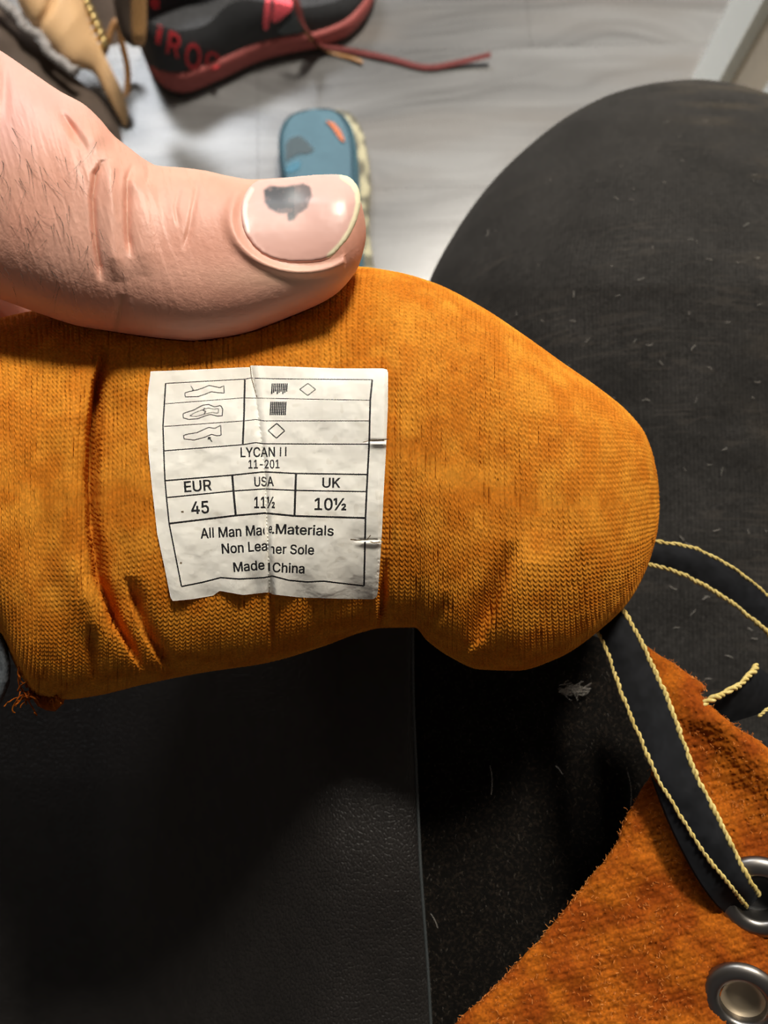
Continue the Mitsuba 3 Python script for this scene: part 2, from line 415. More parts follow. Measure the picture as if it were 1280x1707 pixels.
T_TOP = [(-260, 640), (-120, 575), (0, 530), (150, 500), (300, 470), (450, 450), (590, 444), (655, 452), (720, 470), (800, 510), (870, 556), (940, 606), (1000, 648), (1045, 685), (1075, 723), (1091, 770), (1098, 820)]
T_BOT = [(-200, 900), (-100, 1000), (0, 1062), (36, 1128), (62, 1160), (110, 1166), (160, 1160), (240, 1141), (340, 1121), (440, 1106), (540, 1077), (600, 1055), (636, 1047), (690, 1046), (712, 1068), (750, 1095), (800, 1116), (860, 1118), (930, 1097), (1000, 1050), (1050, 1000), (1084, 930), (1096, 880), (1099, 838)]
tongue = Loft(T_TOP, T_BOT, [(0, 0.150), (0.3, 0.1465), (0.6, 0.1455), (1, 0.152)], lambda t, H: np.minimum(0.021, 0.95e-4 * H), 900, 430, 60, e=0.80)
def crease(px, py, pts, wl, wr, al, ar, fade=25):
    p = np.asarray(pts, float)
    xc = np.interp(py, p[:, 1], p[:, 0])
    win = np.clip((py - p[0, 1]) / fade, 0, 1) * np.clip((p[-1, 1] - py) / fade, 0, 1)
    s = px - xc
    return win * np.where(s < 0, al * np.exp(-(s / wl) ** 2), ar * np.exp(-(s / wr) ** 2))


def tongue_folds(px, py):
    f = 0
    main = [(176, 575), (160, 640), (150, 720), (147, 800), (150, 880), (160, 960), (188, 1035), (240, 1120)]
    f = f + crease(px, py, main, 4, 13, 0.0068, 0.0068, 90)
    f = f - crease(px, py, [(x - 32, y) for x, y in main], 34, 22, 0.0020, 0.0020, 120)
    f = f + crease(px, py, [(x + 22, y) for x, y in main], 22, 40, 0.0022, 0.0022, 120)
    f = f + crease(px, py, [(212, 960), (228, 1010), (248, 1060), (290, 1130)], 7, 16, 0.0028, 0.0028, 40)
    f = f + crease(px, py, [(150, 1040), (152, 1080), (158, 1150)], 6, 10, 0.0015, 0.0015, 30)
    f = f + crease(px, py, [(655, 560), (652, 700), (645, 850), (638, 985), (632, 1060)], 6, 14, 0.0012, 0.0012, 120)
    f = f + crease(px, py, [(641, 930), (637, 985), (632, 1100)], 5, 7, 0.0034, 0.0034, 60)
    f = f + crease(px, py, [(860, 900), (838, 955), (815, 1020), (795, 1065), (740, 1120)], 22, 11, 0.0042, 0.0042, 130)
    f = f - crease(px, py, [(900, 880), (878, 960), (860, 1030), (840, 1110)], 30, 50, 0.0012, 0.0012, 60)
    f = f + crease(px, py, [(742, 985), (735, 1015), (715, 1050), (690, 1080)], 12, 12, 0.0014, 0.0014, 50)
    f = f + crease(px, py, [(450, 960), (452, 1010), (455, 1090)], 4, 5, 0.0009, 0.0009, 30)
    f = f + 0.0012 * (meshkit.fbm(np.stack([px / 90, py / 130, 0 * px], -1), 3, 4) - 0.5)
    f = f + 0.0006 * np.exp(-((px - 560) / 110) ** 2 - ((py - 500) / 60) ** 2)      # pressed in by the thumb
    return f


tongue.d = tongue.d + tongue_folds(tongue.px, tongue.py) * np.clip(tongue.facing * 2.2, 0, 1)
TT = [(-560, -60), (-400, -30), (-250, -10), (-120, 20), (0, 84), (50, 118), (100, 152), (140, 174), (166, 198), (190, 226), (215, 246), (245, 268), (262, 276), (300, 279), (340, 284), (380, 293), (420, 299), (460, 297), (500, 294), (540, 291), (568, 292), (590, 308), (601, 335), (608, 365)]
TB = [(-560, 420), (-400, 430), (-250, 440), (-120, 460), (-40, 484), (20, 506), (70, 524), (130, 543), (190, 553), (230, 559), (280, 565), (320, 568), (370, 563), (410, 555), (450, 541), (500, 521), (530, 508), (560, 490), (580, 470), (597, 445), (605, 420), (610, 392), (610, 380)]
thumb = Loft(TT, TB, [(0, .141), (0.35, .1345), (0.55, .1305), (1, .1295)], lambda t, H: np.minimum(np.interp(t, [0, .4, .6, .8, 1], [.016, .015, .0125, .0105, .009]), 1.05e-4 * H), 520, 300, 70, e=0.86)
# the padding gives way under the thumb
bk = slice(thumb.nf, None)
thumb_back = LinearNDInterpolator(np.stack([thumb.px[::4, bk][:, ::2].ravel(), thumb.py[::4, bk][:, ::2].ravel()], -1), thumb.d[::4, bk][:, ::2].ravel())
tb_ = thumb_back(tongue.px, tongue.py)
press = np.where(np.isfinite(tb_), np.clip(tb_ + 0.0004 - tongue.d, 0, 0.02), 0) * (tongue.facing > 0.02)
tongue.d = tongue.d + press
d_tongue = tongue.front_fn(5)
P = tongue.world()
s_, r_ = tongue.arcs(P)
hk = knit_relief(s_ * 1.0, r_, 0.00092, 0.00090, 1)
vis = np.clip(tongue.facing * 4 + 0.1, 0, 1)
P = P + tongue.normals(P) * (0.00042 * (hk - 0.5) * vis)[..., None]
obj('boot__tongue', closed_loft(P), 'mat_knit', smooth=True, label='padded orange knit tongue, pinched under the thumb')

# frayed corner of the tongue
rng = np.random.default_rng(5)
fr = []
for i in range(46):
    a = np.array([28 + 70 * rng.random(), 1098 + 62 * rng.random()])
    a[0] = 30 + 60 * rng.random() if i % 2 else a[0]
    q = a + np.cumsum(np.vstack([[0, 0], rng.normal(0, 3.2, (5, 2)) + [rng.normal(0, 3), 5]]), 0)
    dd = 0.140 + 0.004 * rng.random()
    fr.append(tube(spline(np.c_[W(q[:, 0], q[:, 1], dd + 0.001 * rng.normal(size=6))], 14), 0.00010 + 0.0001 * rng.random(), 5))
obj('boot__tongue__frayed_thread', trimesh.util.concatenate(fr), 'mat_suede', smooth=True, label='frayed orange threads at the torn lower corner', kind='stuff')

obj('boot__tongue__torn_corner', patch([(44, 1128), (50, 1158), (62, 1176), (76, 1184), (92, 1186), (104, 1174), (112, 1158), (100, 1146), (72, 1136)], 2.5, lambda x, y: 0.1435 - 0.0005 * meshkit.fbm(np.stack([x / 6, y / 6, 0 * x], -1), 2, 1), 0.002, edge=(8, 0.001)), 'mat_suede', smooth=True, label='torn orange corner hanging from the tongue')
# ---- the size label stuck on the tongue
LB = [(251, 619), (330, 616), (400, 612.5), (416, 612), (418, 609), (480, 611), (560, 614), (638, 614), (645, 616), (647, 621), (646.5, 680), (643, 760), (639, 830), (637, 880), (634, 930), (630, 985), (628, 995), (622, 999),
      (560, 998), (500, 996), (455, 991), (449, 988), (440, 988), (405, 992), (372, 986), (366, 985), (355, 993), (320, 999), (288, 1002), (284, 996), (275, 950), (262, 890), (254, 820), (248, 760), (245, 700), (246, 660)]
def xcrease(py):
    return np.interp(py, [600, 660, 740, 800, 900, 1000], [418, 428, 437, 442, 446, 450])


def d_label(px, py):
    d = d_tongue(px, py)
    d = np.where(np.isfinite(d), d, 0.128) - 0.0006
    s = px - xcrease(py)
    a = np.interp(py, [600, 700, 800, 1000], [0.25, 0.35, 0.9, 1.0])
    d = d + a * (0.0005 * np.exp(-(s / 2.6) ** 2) - 0.0007 * np.exp(-((s - 9) / 7) ** 2) - 0.0004 * np.exp(-((s + 12) / 9) ** 2))
    d = d - 0.0003 * np.exp(-((py - 660) / 60) ** 2) * (s > 0)
    low = np.clip((py - 900) / 90, 0, 1) ** 2
    d = d + low * 0.00045 * np.sin(px / 13.0 + 0.8 * np.sin(px / 37.0))
    d = d + 0.00025 * (meshkit.fbm(np.stack([px / 28, py / 28, 0 * px], -1), 3, 11) - 0.5)
    for (y0, x0) in ((735, 606), (901, 588)):
        d = d - 0.0005 * np.exp(-((py - y0 - 5) / 5) ** 2) * np.clip((px - x0) / 20, 0, 1) + 0.0004 * np.exp(-((py - y0) / 1.5) ** 2) * np.clip((px - x0) / 15, 0, 1)
    return d


obj('boot__size_label', patch(LB, 3.0, d_label, 0.00022), 'mat_label', smooth=28, label='off-white paper size label, creased and torn at its edges')
INK = 0.00006
def stroke(pts, w):
    p = np.asarray(pts, float)
    s = np.r_[0, np.cumsum(np.linalg.norm(np.diff(p, axis=0), axis=1))]
    n = max(3, int(s[-1] / 2.0))
    q = np.stack([np.interp(np.linspace(0, s[-1], n), s, p[:, k]) for k in (0, 1)], -1)
    t = np.gradient(q, axis=0); t /= np.linalg.norm(t, axis=1, keepdims=True)
    nn = np.stack([-t[:, 1], t[:, 0]], -1) * w * 0.66
    v = np.stack([q + nn, q - nn], 1).reshape(-1, 2)
    m = trimesh.Trimesh(W(v[:, 0], v[:, 1], d_label(v[:, 0], v[:, 1]) - INK), grid_faces(n, 2, False), process=False)
    b = m.copy(); b.vertices = W(v[:, 0], v[:, 1], d_label(v[:, 0], v[:, 1]) - INK * 0.3); b.invert()
    return trimesh.util.concatenate([m, b])


def Z(*pts):   # points read in an enlarged crop of the label
    return [(220 + x / 2.909, 590 + y / 2.909) for x, y in pts]


frame_lines = [
    (Z((163, 143), (550, 122), (575, 117), (700, 121), (1165, 125)), 1.1), (Z((1165, 125), (1155, 225), (1150, 430), (1138, 660), (1132, 795), (1125, 1125)), 2.2),
    (Z((163, 143), (150, 350), (156, 530), (160, 615), (167, 697), (180, 823), (240, 1128)), 1.7),
    (Z((240, 1128), (340, 1108), (430, 1085), (520, 1092), (640, 1085), (680, 1077), (760, 1098), (850, 1106), (930, 1102), (1010, 1112), (1125, 1125)), 1.9),
    (Z((160, 242), (540, 213), (1155, 225)), 0.9), (Z((155, 352), (540, 325), (600, 318), (640, 325), (1152, 325)), 1.0), (Z((155, 470), (540, 440), (600, 430), (640, 436), (1148, 438)), 1.4),
    (Z((547, 125), (543, 300), (537, 437)), 2.2), (Z((160, 615), (485, 588), (640, 572), (795, 580), (1140, 585)), 1.9), (Z((167, 697), (490, 665), (640, 655), (793, 662), (1135, 668)), 1.7),
    (Z((180, 823), (500, 784), (645, 772), (790, 786), (1132, 796)), 2.4), (Z((486, 590), (494, 690), (503, 783)), 2.6), (Z((795, 580), (791, 690), (788, 782)), 2.6)]
obj('boot__size_label__printed_frame', trimesh.util.concatenate([stroke(*a) for a in frame_lines]), 'mat_ink', label='black ruled table printed on the label')
icons = []
sh1 = Z((258, 205), (255, 190), (275, 183), (315, 175), (345, 165), (372, 153), (400, 158), (425, 164), (445, 155), (447, 190), (415, 188), (385, 183), (355, 195), (320, 207), (258, 209), (258, 205))
sh2 = Z((248, 310), (247, 290), (265, 283), (300, 272), (325, 258), (345, 248), (372, 245), (400, 257), (430, 250), (440, 268), (437, 300), (415, 302), (380, 293), (350, 302), (320, 314), (275, 318), (248, 310))
sh2b = Z((280, 300), (305, 285), (340, 272), (370, 262), (395, 268), (420, 265), (418, 288), (385, 284), (345, 294), (310, 304), (280, 300))
sh3 = Z((252, 412), (250, 395), (275, 388), (315, 382), (345, 368), (372, 356), (400, 362), (430, 346), (432, 395), (412, 397), (385, 390), (350, 405), (300, 418), (252, 412))
for s in (sh1, sh2, sh3): icons.append(stroke(s, 1.1))
icons.append(stroke(sh2b, 0.8)); icons.append(stroke(Z((352, 262), (345, 275), (358, 278), (350, 290)), 1.4))
icons += [stroke(Z((285, 155), (300, 178)), 0.9), stroke(Z((299, 178), (290, 174)), 0.8), stroke(Z((372, 405), (388, 426)), 1.2), stroke(Z((370, 404), (370, 416)), 1.4), stroke(Z((370, 404), (383, 408)), 1.4)]
for i in range(9):
    x = 680 + i * 9
    icons.append(stroke(Z((x, 143), (x - 3, 195 - 6 * (i % 3))), 1.6)); icons.append(stroke(Z((x - 6, 232), (x - 10, 297)), 1.7))
for yy in (160, 176): icons.append(stroke(Z((690, yy), (748, yy - 3)), 0.5))
for yy in (245, 258, 271, 284): icons.append(stroke(Z((672, yy), (746, yy - 2)), 0.6))
icons += [stroke(Z((813, 172), (853, 143), (890, 172), (852, 202), (813, 172)), 1.0), stroke(Z((660, 372), (702, 337), (740, 373), (700, 409), (660, 372)), 1.4)]
obj('boot__size_label__printed_icons', trimesh.util.concatenate(icons), 'mat_ink', label='small printed shoe outlines, hatched squares and diamonds')


def plain_text(txt, bold):
    """text_mesh with every l drawn as a plain upright bar"""
    m = meshkit.text_mesh(txt.replace('l', 'i'), 1.0, 0.02, bold=bold)
    if 'l' not in txt: return m
    pcs = list(m.split(only_watertight=False))
    dots = sorted([p for p in pcs if p.bounds[0, 1] > 0.72 and p.extents[0] < 0.3 and p.extents[1] < 0.35], key=lambda p: p.bounds[0, 0])
    out = [p for p in pcs if not any(p is d for d in dots)]
    for d, c in zip(dots, [c for c in txt if c in 'il']):
        if c == 'i': out.append(d)
        else:
            xm = d.bounds[:, 0].mean(); w = 0.085 if bold else 0.055
            out = [p for p in out if not (p.bounds[0, 0] > xm - 0.14 and p.bounds[1, 0] < xm + 0.14)]
            out.append(box((xm - w, 0, 0), (xm + w, 1.04, 0.02)))
    return trimesh.util.concatenate(out)


def label_text(txt, x0, y0, x1, y1, cap, bold=False, clip=None):
    """Lettering draped on the label: baseline from (x0, y0) to (x1, y1) pixels."""
    m = plain_text(txt, bold)
    if clip: m = m.slice_plane([clip[0] * m.bounds[1, 0], 0, 0], [clip[1], 0, 0])
    v, f = trimesh.remesh.subdivide_to_size(m.vertices, m.faces, 0.25)
    full = plain_text(txt, bold).bounds
    u = (v[:, 0] - full[0, 0]) / (full[1, 0] - full[0, 0])
    L = math.hypot(x1 - x0, y1 - y0); ux, uy = (x1 - x0) / L, (y1 - y0) / L
    px = x0 + u * (x1 - x0) + v[:, 1] * cap * uy
    py = y0 + u * (y1 - y0) - v[:, 1] * cap * ux
    d = d_label(px, py) - np.where(v[:, 2] > 0.01, INK, INK * 0.3)
    return trimesh.Trimesh(W(px, py, d), f, process=False)


texts = [('LYCAN', 401, 762, 458.5, 761, 15.5, True), ('11-201', 414, 781, 466, 780.5, 14, True), ('EUR', 307.5, 820.5, 353, 817, 17.5, True), ('USA', 424, 811, 456.5, 810, 15.5, True), ('UK', 537, 812.5, 567, 813, 16, True),
         ('45', 319, 857, 349, 855, 20, True), ('11½', 423.5, 847, 458, 847, 18.5, True), ('10½', 524, 850, 577, 850.5, 19.5, True),
         ('All Man Made', 334.5, 897.5, 461, 890.5, 16.5, True, (0.845, -1)), ('.Materials', 453, 889.5, 556, 893, 16, True), ('e', 447, 888, 453, 888.5, 15, True),
         ('Non Lea', 370, 923, 446, 917.5, 16, True), ('her Sole', 448, 922.5, 523.5, 924.5, 15.5, True, (0.06, 1)),
         ('Made', 389.5, 953.5, 441.5, 949, 15.5, True), ('China', 454, 953.5, 507.5, 955.5, 15.5, True)]
bars = [stroke([(467.7, 745.5), (467.4, 761)], 1.7), stroke([(476.4, 745), (476.1, 760.5)], 1.7), stroke([(448.3, 938), (448.6, 952)], 2.6)]
obj('boot__size_label__lettering', trimesh.util.concatenate([label_text(*t) for t in texts] + bars), 'mat_ink', label='black printed size table lettering')
tears = [stroke([(605, 737), (618, 734), (632, 733), (648, 732)], 1.0), stroke([(584, 899), (598, 901), (612, 900), (622, 905), (638, 903)], 1.5), stroke([(612, 899), (618, 892)], 1.1),
         stroke([(417, 611), (419, 630), (424, 648), (428, 662)], 1.1), stroke([(302, 853.5), (306, 853)], 2.2), stroke([(300, 938), (303, 939)], 2.2)]
for i, m in enumerate(tears): obj(num('boot__size_label__tear', i), m, 'mat_tear')

# ------------------------------------------------------------------ boot: leather panel, pile gusset, orange flap, eyelets, lace
def smooth01(t):
    t = np.clip(t, 0, 1)
    return t * t * (3 - 2 * t)


def d_leather(px, py):
    return 0.1720 + 0.062 * smooth01((575 - px) / 420) - 0.0056 * np.exp(-((px - 640) / 150) ** 2 - ((py - 1420) / 170) ** 2) + 0.006 * np.clip((1300 - py) / 350, 0, 1) + 0.0006 * (meshkit.fbm(np.stack([px / 160, py / 160, 0 * px], -1), 2, 2) - 0.5)


LE = [(-900, 1030), (685, 990), (686, 1150), (690, 1260), (694, 1350), (698, 1440), (704, 1530), (710, 1610), (714, 1680), (718, 1760), (726, 2250), (-900, 2250)]
lm, q = patch(LE, 9, d_leather, 0.0022, edge=(7, 0.0006), return_px=True)
obj('boot__leather_panel', lm, 'mat_leather', smooth=True, uv=np.vstack([q, q]) * 1.3e-4, label='black grained leather panel with a straight cut edge')
ed = np.array(LE[1:-1], float)
eq = np.vstack([curve(ed, 160)])
obj('boot__leather_panel__cut_edge', tube(W(eq[:, 0] + 2.5, eq[:, 1], d_leather(eq[:, 0], eq[:, 1]) + 0.0008), 0.00034, 7), 'mat_leather_edge', smooth=True, label='grey raw edge of the leather')


def d_gusset(px, py):
    return 0.1745 + 0.004 * np.clip((1250 - py) / 200, 0, 1) + 0.0012 * (meshkit.fbm(np.stack([px / 120, py / 120, 0 * px], -1), 2, 8) - 0.5)


GU = [(560, 1000), (940, 1040), (1015, 1070), (1070, 1130), (1120, 1230), (1300, 1500), (1320, 2250), (600, 2250)]
obj('boot__gusset', patch(GU, 10, d_gusset, 0.003, edge=(14, 0.0012)), 'mat_pile', smooth=True, label='fuzzy black pile lining between leather and orange flap')
fib = []
pgG = Polygon(GU)
cnt = 0
while cnt < 5200:
    a = np.array([700 + 420 * rng.random(), 1090 + 620 * rng.random()])
    if not pgG.contains(shapely.Point(a)): continue
    cnt += 1
    d = d_gusset(a[0], a[1])
    w0 = W(a[0], a[1], d)
    dirn = rng.normal(0, 1, 3); dirn -= CF * 0.9; dirn /= np.linalg.norm(dirn)
    L = 0.0004 + 0.0007 * rng.random()
    e = w0 + dirn * L
    sx = np.cross(dirn, CF); sx /= np.linalg.norm(sx); sx *= 0.00004
    fib.append(np.array([w0 - sx, w0 + sx, e]))
fv = np.concatenate(fib); ff = np.arange(len(fv)).reshape(-1, 3)
obj('boot__gusset__pile', trimesh.Trimesh(fv, ff, process=False), 'mat_pile_fibre', label='short brown-black pile fibres', kind='stuff')


def d_flap(px, py):
    # a roll along the upper right edge, otherwise a sheet that comes closer towards the lower right
    base = 0.1545 - 0.0115 * np.clip((py - 1080) / 630, 0, 1.4) - 0.003 * np.clip((px - 900) / 380, 0, 1.5)
    u = ((px - 1130) * 0.72 + (py - 1200) * -0.69)     # distance towards the upper right edge
    return base - 0.0035 * np.exp(-((u - 55) / 45) ** 2) * np.clip((py - 1120) / 80, 0, 1)


FL = [(1073, 1075), (1100, 1092), (1128, 1110), (1150, 1125), (1172, 1141), (1179, 1150), (1168, 1153), (1176, 1170), (1200, 1190), (1230, 1212), (1262, 1232), (1300, 1262), (1440, 1390), (1680, 1700), (1760, 2250), (300, 2250),
      (700, 1770), (752, 1712), (775, 1690), (800, 1668), (835, 1632), (872, 1594), (905, 1560), (928, 1532), (955, 1498), (985, 1462), (1008, 1432), (1030, 1400), (1040, 1370), (1050, 1350), (1065, 1322), (1085, 1290), (1092, 1240), (1088, 1160)]
# ragged cut edge
fl = curve(FL + [FL[0]], 420)[:-1]
rag = 5.0 * (meshkit.fbm(np.stack([np.arange(419) / 2.3, np.zeros(419), np.zeros(419)], -1), 3, 6) - 0.5)
tn = np.roll(fl, -1, 0) - np.roll(fl, 1, 0); tn /= np.linalg.norm(tn, axis=1, keepdims=True)
fl = fl + np.stack([-tn[:, 1], tn[:, 0]], -1) * rag[:, None]
EYES = [(1266, 1496, 1.18, (0.30, 0.10)), (1238, 1668, 1.08, (0.40, 0.12))]
def d_flap_k(px, py):
    a = math.radians(14)
    # rows bend over the roll at the upper right
    u = ((px - 1130) * 0.72 - (py - 1200) * 0.69)
    w = np.clip((u - 5) / 50, 0, 1)
    A = px * math.cos(a) + py * -math.sin(a); B = px * math.sin(a) + py * math.cos(a)
    A2 = px * math.cos(0.75) + py * math.sin(0.75); B2 = -px * math.sin(0.75) + py * math.cos(0.75) + 7 * np.sin(px / 17 + py / 29)
    S = 1.08e-4
    h1 = knit_relief(B * S, A * S, 0.00135, 0.00085, 21)
    h2 = knit_relief(B2 * S, A2 * S, 0.00135, 0.0016, 22)
    fuzz = meshkit.fbm(np.stack([px / 7, py / 7, 0 * px], -1), 3, 31)
    lump = meshkit.fbm(np.stack([px / 60, py / 60, 0 * px], -1), 2, 33)
    return d_flap(px, py) - 0.00030 * (h1 * (1 - w) + h2 * w) - 0.0006 * (fuzz - 0.5) - 0.0018 * (lump - 0.5) + sum(0.0042 * np.clip((42 * e[2] - np.hypot((px - e[0]) * 1.15, py - e[1])) / 8, 0, 1) for e in EYES)


obj('boot__eyelet_flap', patch(fl, 2.6, d_flap_k, 0.0030, edge=(16, 0.0014)), 'mat_suede', smooth=True, label='orange brushed knit flap with two metal eyelets and a ragged edge')
fz = []
m_e = (fl[:, 0] < 1100) & (fl[:, 1] < 1720)
cand = np.vstack([np.repeat(fl[m_e | ((fl[:, 0] > 1070) & (fl[:, 1] < 1240))], 5, 0), rng.uniform([820, 1120], [1280, 1707], (1800, 2))])
pf = Polygon(fl)
for k, a in enumerate(cand):
    a = a + rng.normal(0, 2.5, 2)
    if not pf.buffer(2).contains(shapely.Point(a)) or any(math.hypot(a[0] - e[0], a[1] - e[1]) < 78 * e[2] for e in EYES): continue
    w0 = W(a[0], a[1], d_flap(a[0], a[1]) + (0.0006 if k < 5 * 420 and not pf.buffer(-8).contains(shapely.Point(a)) else -0.0002))
    dv = rng.normal(0, 1, 3) - 0.7 * CF; dv /= np.linalg.norm(dv)
    e = w0 + dv * rng.uniform(0.0004, 0.0009); md = (w0 + e) / 2 + rng.normal(0, 0.00018, 3)
    fz.append(tube(np.array([w0, md, e]), 0.00005, 3))
obj('boot__eyelet_flap__fuzz', trimesh.util.concatenate(fz), 'mat_fuzz', label='loose orange fibres along the ragged edge', kind='stuff')
# black outer leather behind the flap
BK = [(1130, 1180), (1190, 1200), (1300, 1285), (1440, 1400), (1640, 1690), (1730, 2220), (400, 2220), (790, 1720), (960, 1520), (1060, 1380)]
obj('boot__outer_flap', patch(BK, 20, lambda x, y: d_flap(x, y) + 0.0052, 0.002), 'mat_leather', smooth=True, uv=None, label='black leather outside of the orange flap')


def lathe(profile, n=56):
    return trimesh.creation.revolve(np.asarray(profile), sections=n)


def place_on(mesh, px, py, d, tilt=(0, 0)):
    """lathe axis towards the viewer, tilted"""
    p0 = W(px, py, d)
    z = -(CF + tilt[0] * CR + tilt[1] * CU); z /= np.linalg.norm(z)
    x = np.cross(CU, z); x /= np.linalg.norm(x); y = np.cross(z, x)
    M = np.eye(4); M[:3, 0], M[:3, 1], M[:3, 2], M[:3, 3] = x, y, z, p0
    m = mesh.copy(); m.apply_transform(M); return m


RIM = 0.00001
eye_prof = [(3.4, -2.5), (3.55, 0.2), (3.9, 0.75), (4.5, 1.05), (5.3, 1.0), (6.1, 0.6), (6.5, 0.0), (6.45, -0.5), (6.0, -0.8), (4.3, -2.5), (3.4, -2.5)]
eye_prof = [(a * 1e-3, b * 1e-3) for a, b in eye_prof]
EYES = [(1266, 1496, 1.18, (0.30, 0.10)), (1238, 1668, 1.08, (0.40, 0.12))]
for i, (ex, ey, sc, tl) in enumerate(EYES):
    e = lathe([(a * sc, b * sc) for a, b in eye_prof])
    obj(num('boot__eyelet_flap__eyelet', i), place_on(e, ex, ey, d_flap(ex, ey) - (0.0016 if i == 0 else 0.0008), tl), 'mat_metal', smooth=40, label=['dull metal eyelet with the lace pulled through', 'dull metal eyelet without a lace'][i])
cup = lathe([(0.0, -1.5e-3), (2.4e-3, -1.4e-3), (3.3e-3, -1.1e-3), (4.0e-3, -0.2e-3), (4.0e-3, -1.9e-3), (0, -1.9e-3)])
obj('boot__eyelet_flap__eyelet_back', place_on(cup, 1238, 1668, d_flap(1238, 1668) - 0.0006, (0.40, 0.12)), 'mat_metal_worn', smooth=40, label='worn tan metal seen inside the empty eyelet')
obj('boot__eyelet_flap__eyelet_shade_cup', place_on(cup, 1266, 1496, d_flap(1266, 1496) - 0.0002, (0.30, 0.10)), 'mat_black', smooth=40, label='black cup painting the shade inside the laced eyelet')  # solid black cup stands in for the shade down the hole

# lace: flat black ribbon with yellow corded edges, loops behind the tongue
LL = [(1243, 1512, .1445), (1215, 1475, .1400), (1180, 1432, .1395), (1145, 1378, .1400), (1105, 1315, .1415), (1065, 1228, .1440), (1030, 1140, .1475), (1003, 1062, .153), (950, 1000, .164), (935, 930, .167), (1000, 885, .167), (1050, 893, .166), (1092, 903, .1655), (1150, 912, .166), (1200, 935, .167), (1250, 968, .168), (1290, 1005, .169), (1400, 1150, .172), (1480, 1400, .170)]
LR = [(1262, 1490, .1445), (1240, 1452, .1402), (1212, 1398, .1402), (1183, 1340, .1408), (1155, 1285, .1420), (1128, 1210, .1440), (1092, 1120, .1470), (1037, 1012, .153), (1010, 975, .162), (1010, 945, .165), (1035, 930, .166), (1060, 934, .1655), (1085, 942, .165), (1130, 955, .1655), (1180, 980, .1665), (1230, 1013, .1675), (1285, 1062, .1685), (1370, 1180, .171), (1440, 1400, .169)]
def lace_curve(pts, n=420):
    p = np.array(pts); idx = np.linspace(0, 1, len(p)); t = np.linspace(0, 1, n)
    q = PchipInterpolator(idx, p)(t)
    k = np.ones(9) / 9
    for c in range(3):
        q[:, c] = np.convolve(np.pad(q[:, c], 4, mode='edge'), k, 'valid')
    return q
cl, cr = lace_curve(LL), lace_curve(LR)
wl, wr = W(*cl.T), W(*cr.T)
tt = np.gradient((wl + wr) / 2, axis=0); tt /= np.linalg.norm(tt, axis=1, keepdims=True)
nn = np.cross(tt, wr - wl); nn /= np.linalg.norm(nn, axis=1, keepdims=True)
if (nn @ CF).mean() > 0: nn = -nn
nS = 14
sa = np.linspace(0, 1, nS)
bul = 0.0007 * np.sin(np.pi * sa)
wav = 0.0006 * (meshkit.fbm(np.stack([np.arange(420) / 14.0, np.zeros(420), np.zeros(420)], -1), 2, 3) - 0.5)
top = wl[:, None] * (1 - sa)[None, :, None] + wr[:, None] * sa[None, :, None] + nn[:, None] * (bul[None, :] + wav[:, None] * np.sin(np.pi * sa)[None] + 0.0003)[..., None]
bot = top - nn[:, None] * 0.0011
obj('boot__lace', closed_loft(np.concatenate([top, bot[:, ::-1]], 1)), 'mat_lace', smooth=50, label='flat black lace with yellow corded edges')
obj('boot__lace__edge_cord', rope(wl + nn * 0.0003, 0.00042, 0.0013), 'mat_cord', smooth=True, label='yellow cord along the left edge of the lace')
obj('boot__lace__edge_cord_001', rope(wr + nn * 0.0003, 0.00050, 0.0013), 'mat_cord', smooth=True, label='yellow cord along the right edge of the lace')
# side of the folded lace under the left cord, down into the eyelet
SL = [(1085, 1290, .1432), (1112, 1365, .1420), (1140, 1425, .1412), (1165, 1470, .1412), (1195, 1510, .1425), (1225, 1535, .147), (1245, 1545, .152)]
SR = [(1105, 1318, .1415), (1145, 1380, .1402), (1180, 1434, .1398), (1215, 1477, .1403), (1243, 1512, .1440), (1262, 1530, .149), (1266, 1536, .152)]
a_, b_ = lace_curve(SL, 120), lace_curve(SR, 120)
wa, wb = W(*a_.T), W(*b_.T)
top = wa[:, None] * (1 - sa)[None, :, None] + wb[:, None] * sa[None, :, None]
obj('boot__lace__folded_side', closed_loft(np.concatenate([top - CF * 0.0002, (top + CF * 0.0009)[:, ::-1]], 1)), 'mat_lace', smooth=50)
# another pass of lace behind the flap, seen on its edge
c2 = np.array([(1150, 1188, .1500), (1170, 1175, .1488), (1185, 1166, .149), (1205, 1156, .150), (1232, 1142, .1525), (1250, 1124, .1555), (1262, 1108, .158)])
c2 = lace_curve(c2, 90)
obj('boot__lace__edge_cord_002', rope(W(*c2.T), 0.00060, 0.0015), 'mat_cord', smooth=True, label='short thick piece of yellow cord over the flap')
e1 = lace_curve([(1168, 1182, .1525), (1200, 1160, .1535), (1236, 1142, .156), (1264, 1108, .160)], 60)
e2 = lace_curve([(1215, 1205, .1585), (1250, 1195, .160), (1290, 1180, .162), (1330, 1160, .165)], 60)
we1, we2 = W(*e1.T), W(*e2.T)
top = we1[:, None] * (1 - sa)[None, :, None] + we2[:, None] * sa[None, :, None]
obj('boot__lace__cross_pass', closed_loft(np.concatenate([top, (top + CF * 0.001)[:, ::-1]], 1)), 'mat_lace', smooth=50)
c3 = lace_curve([(1262, 1195, .158), (1275, 1186, .1585), (1290, 1176, .160)], 40)
obj('boot__lace__edge_cord_003', rope(W(*c3.T), 0.0003, 0.001), 'mat_cord', smooth=True)
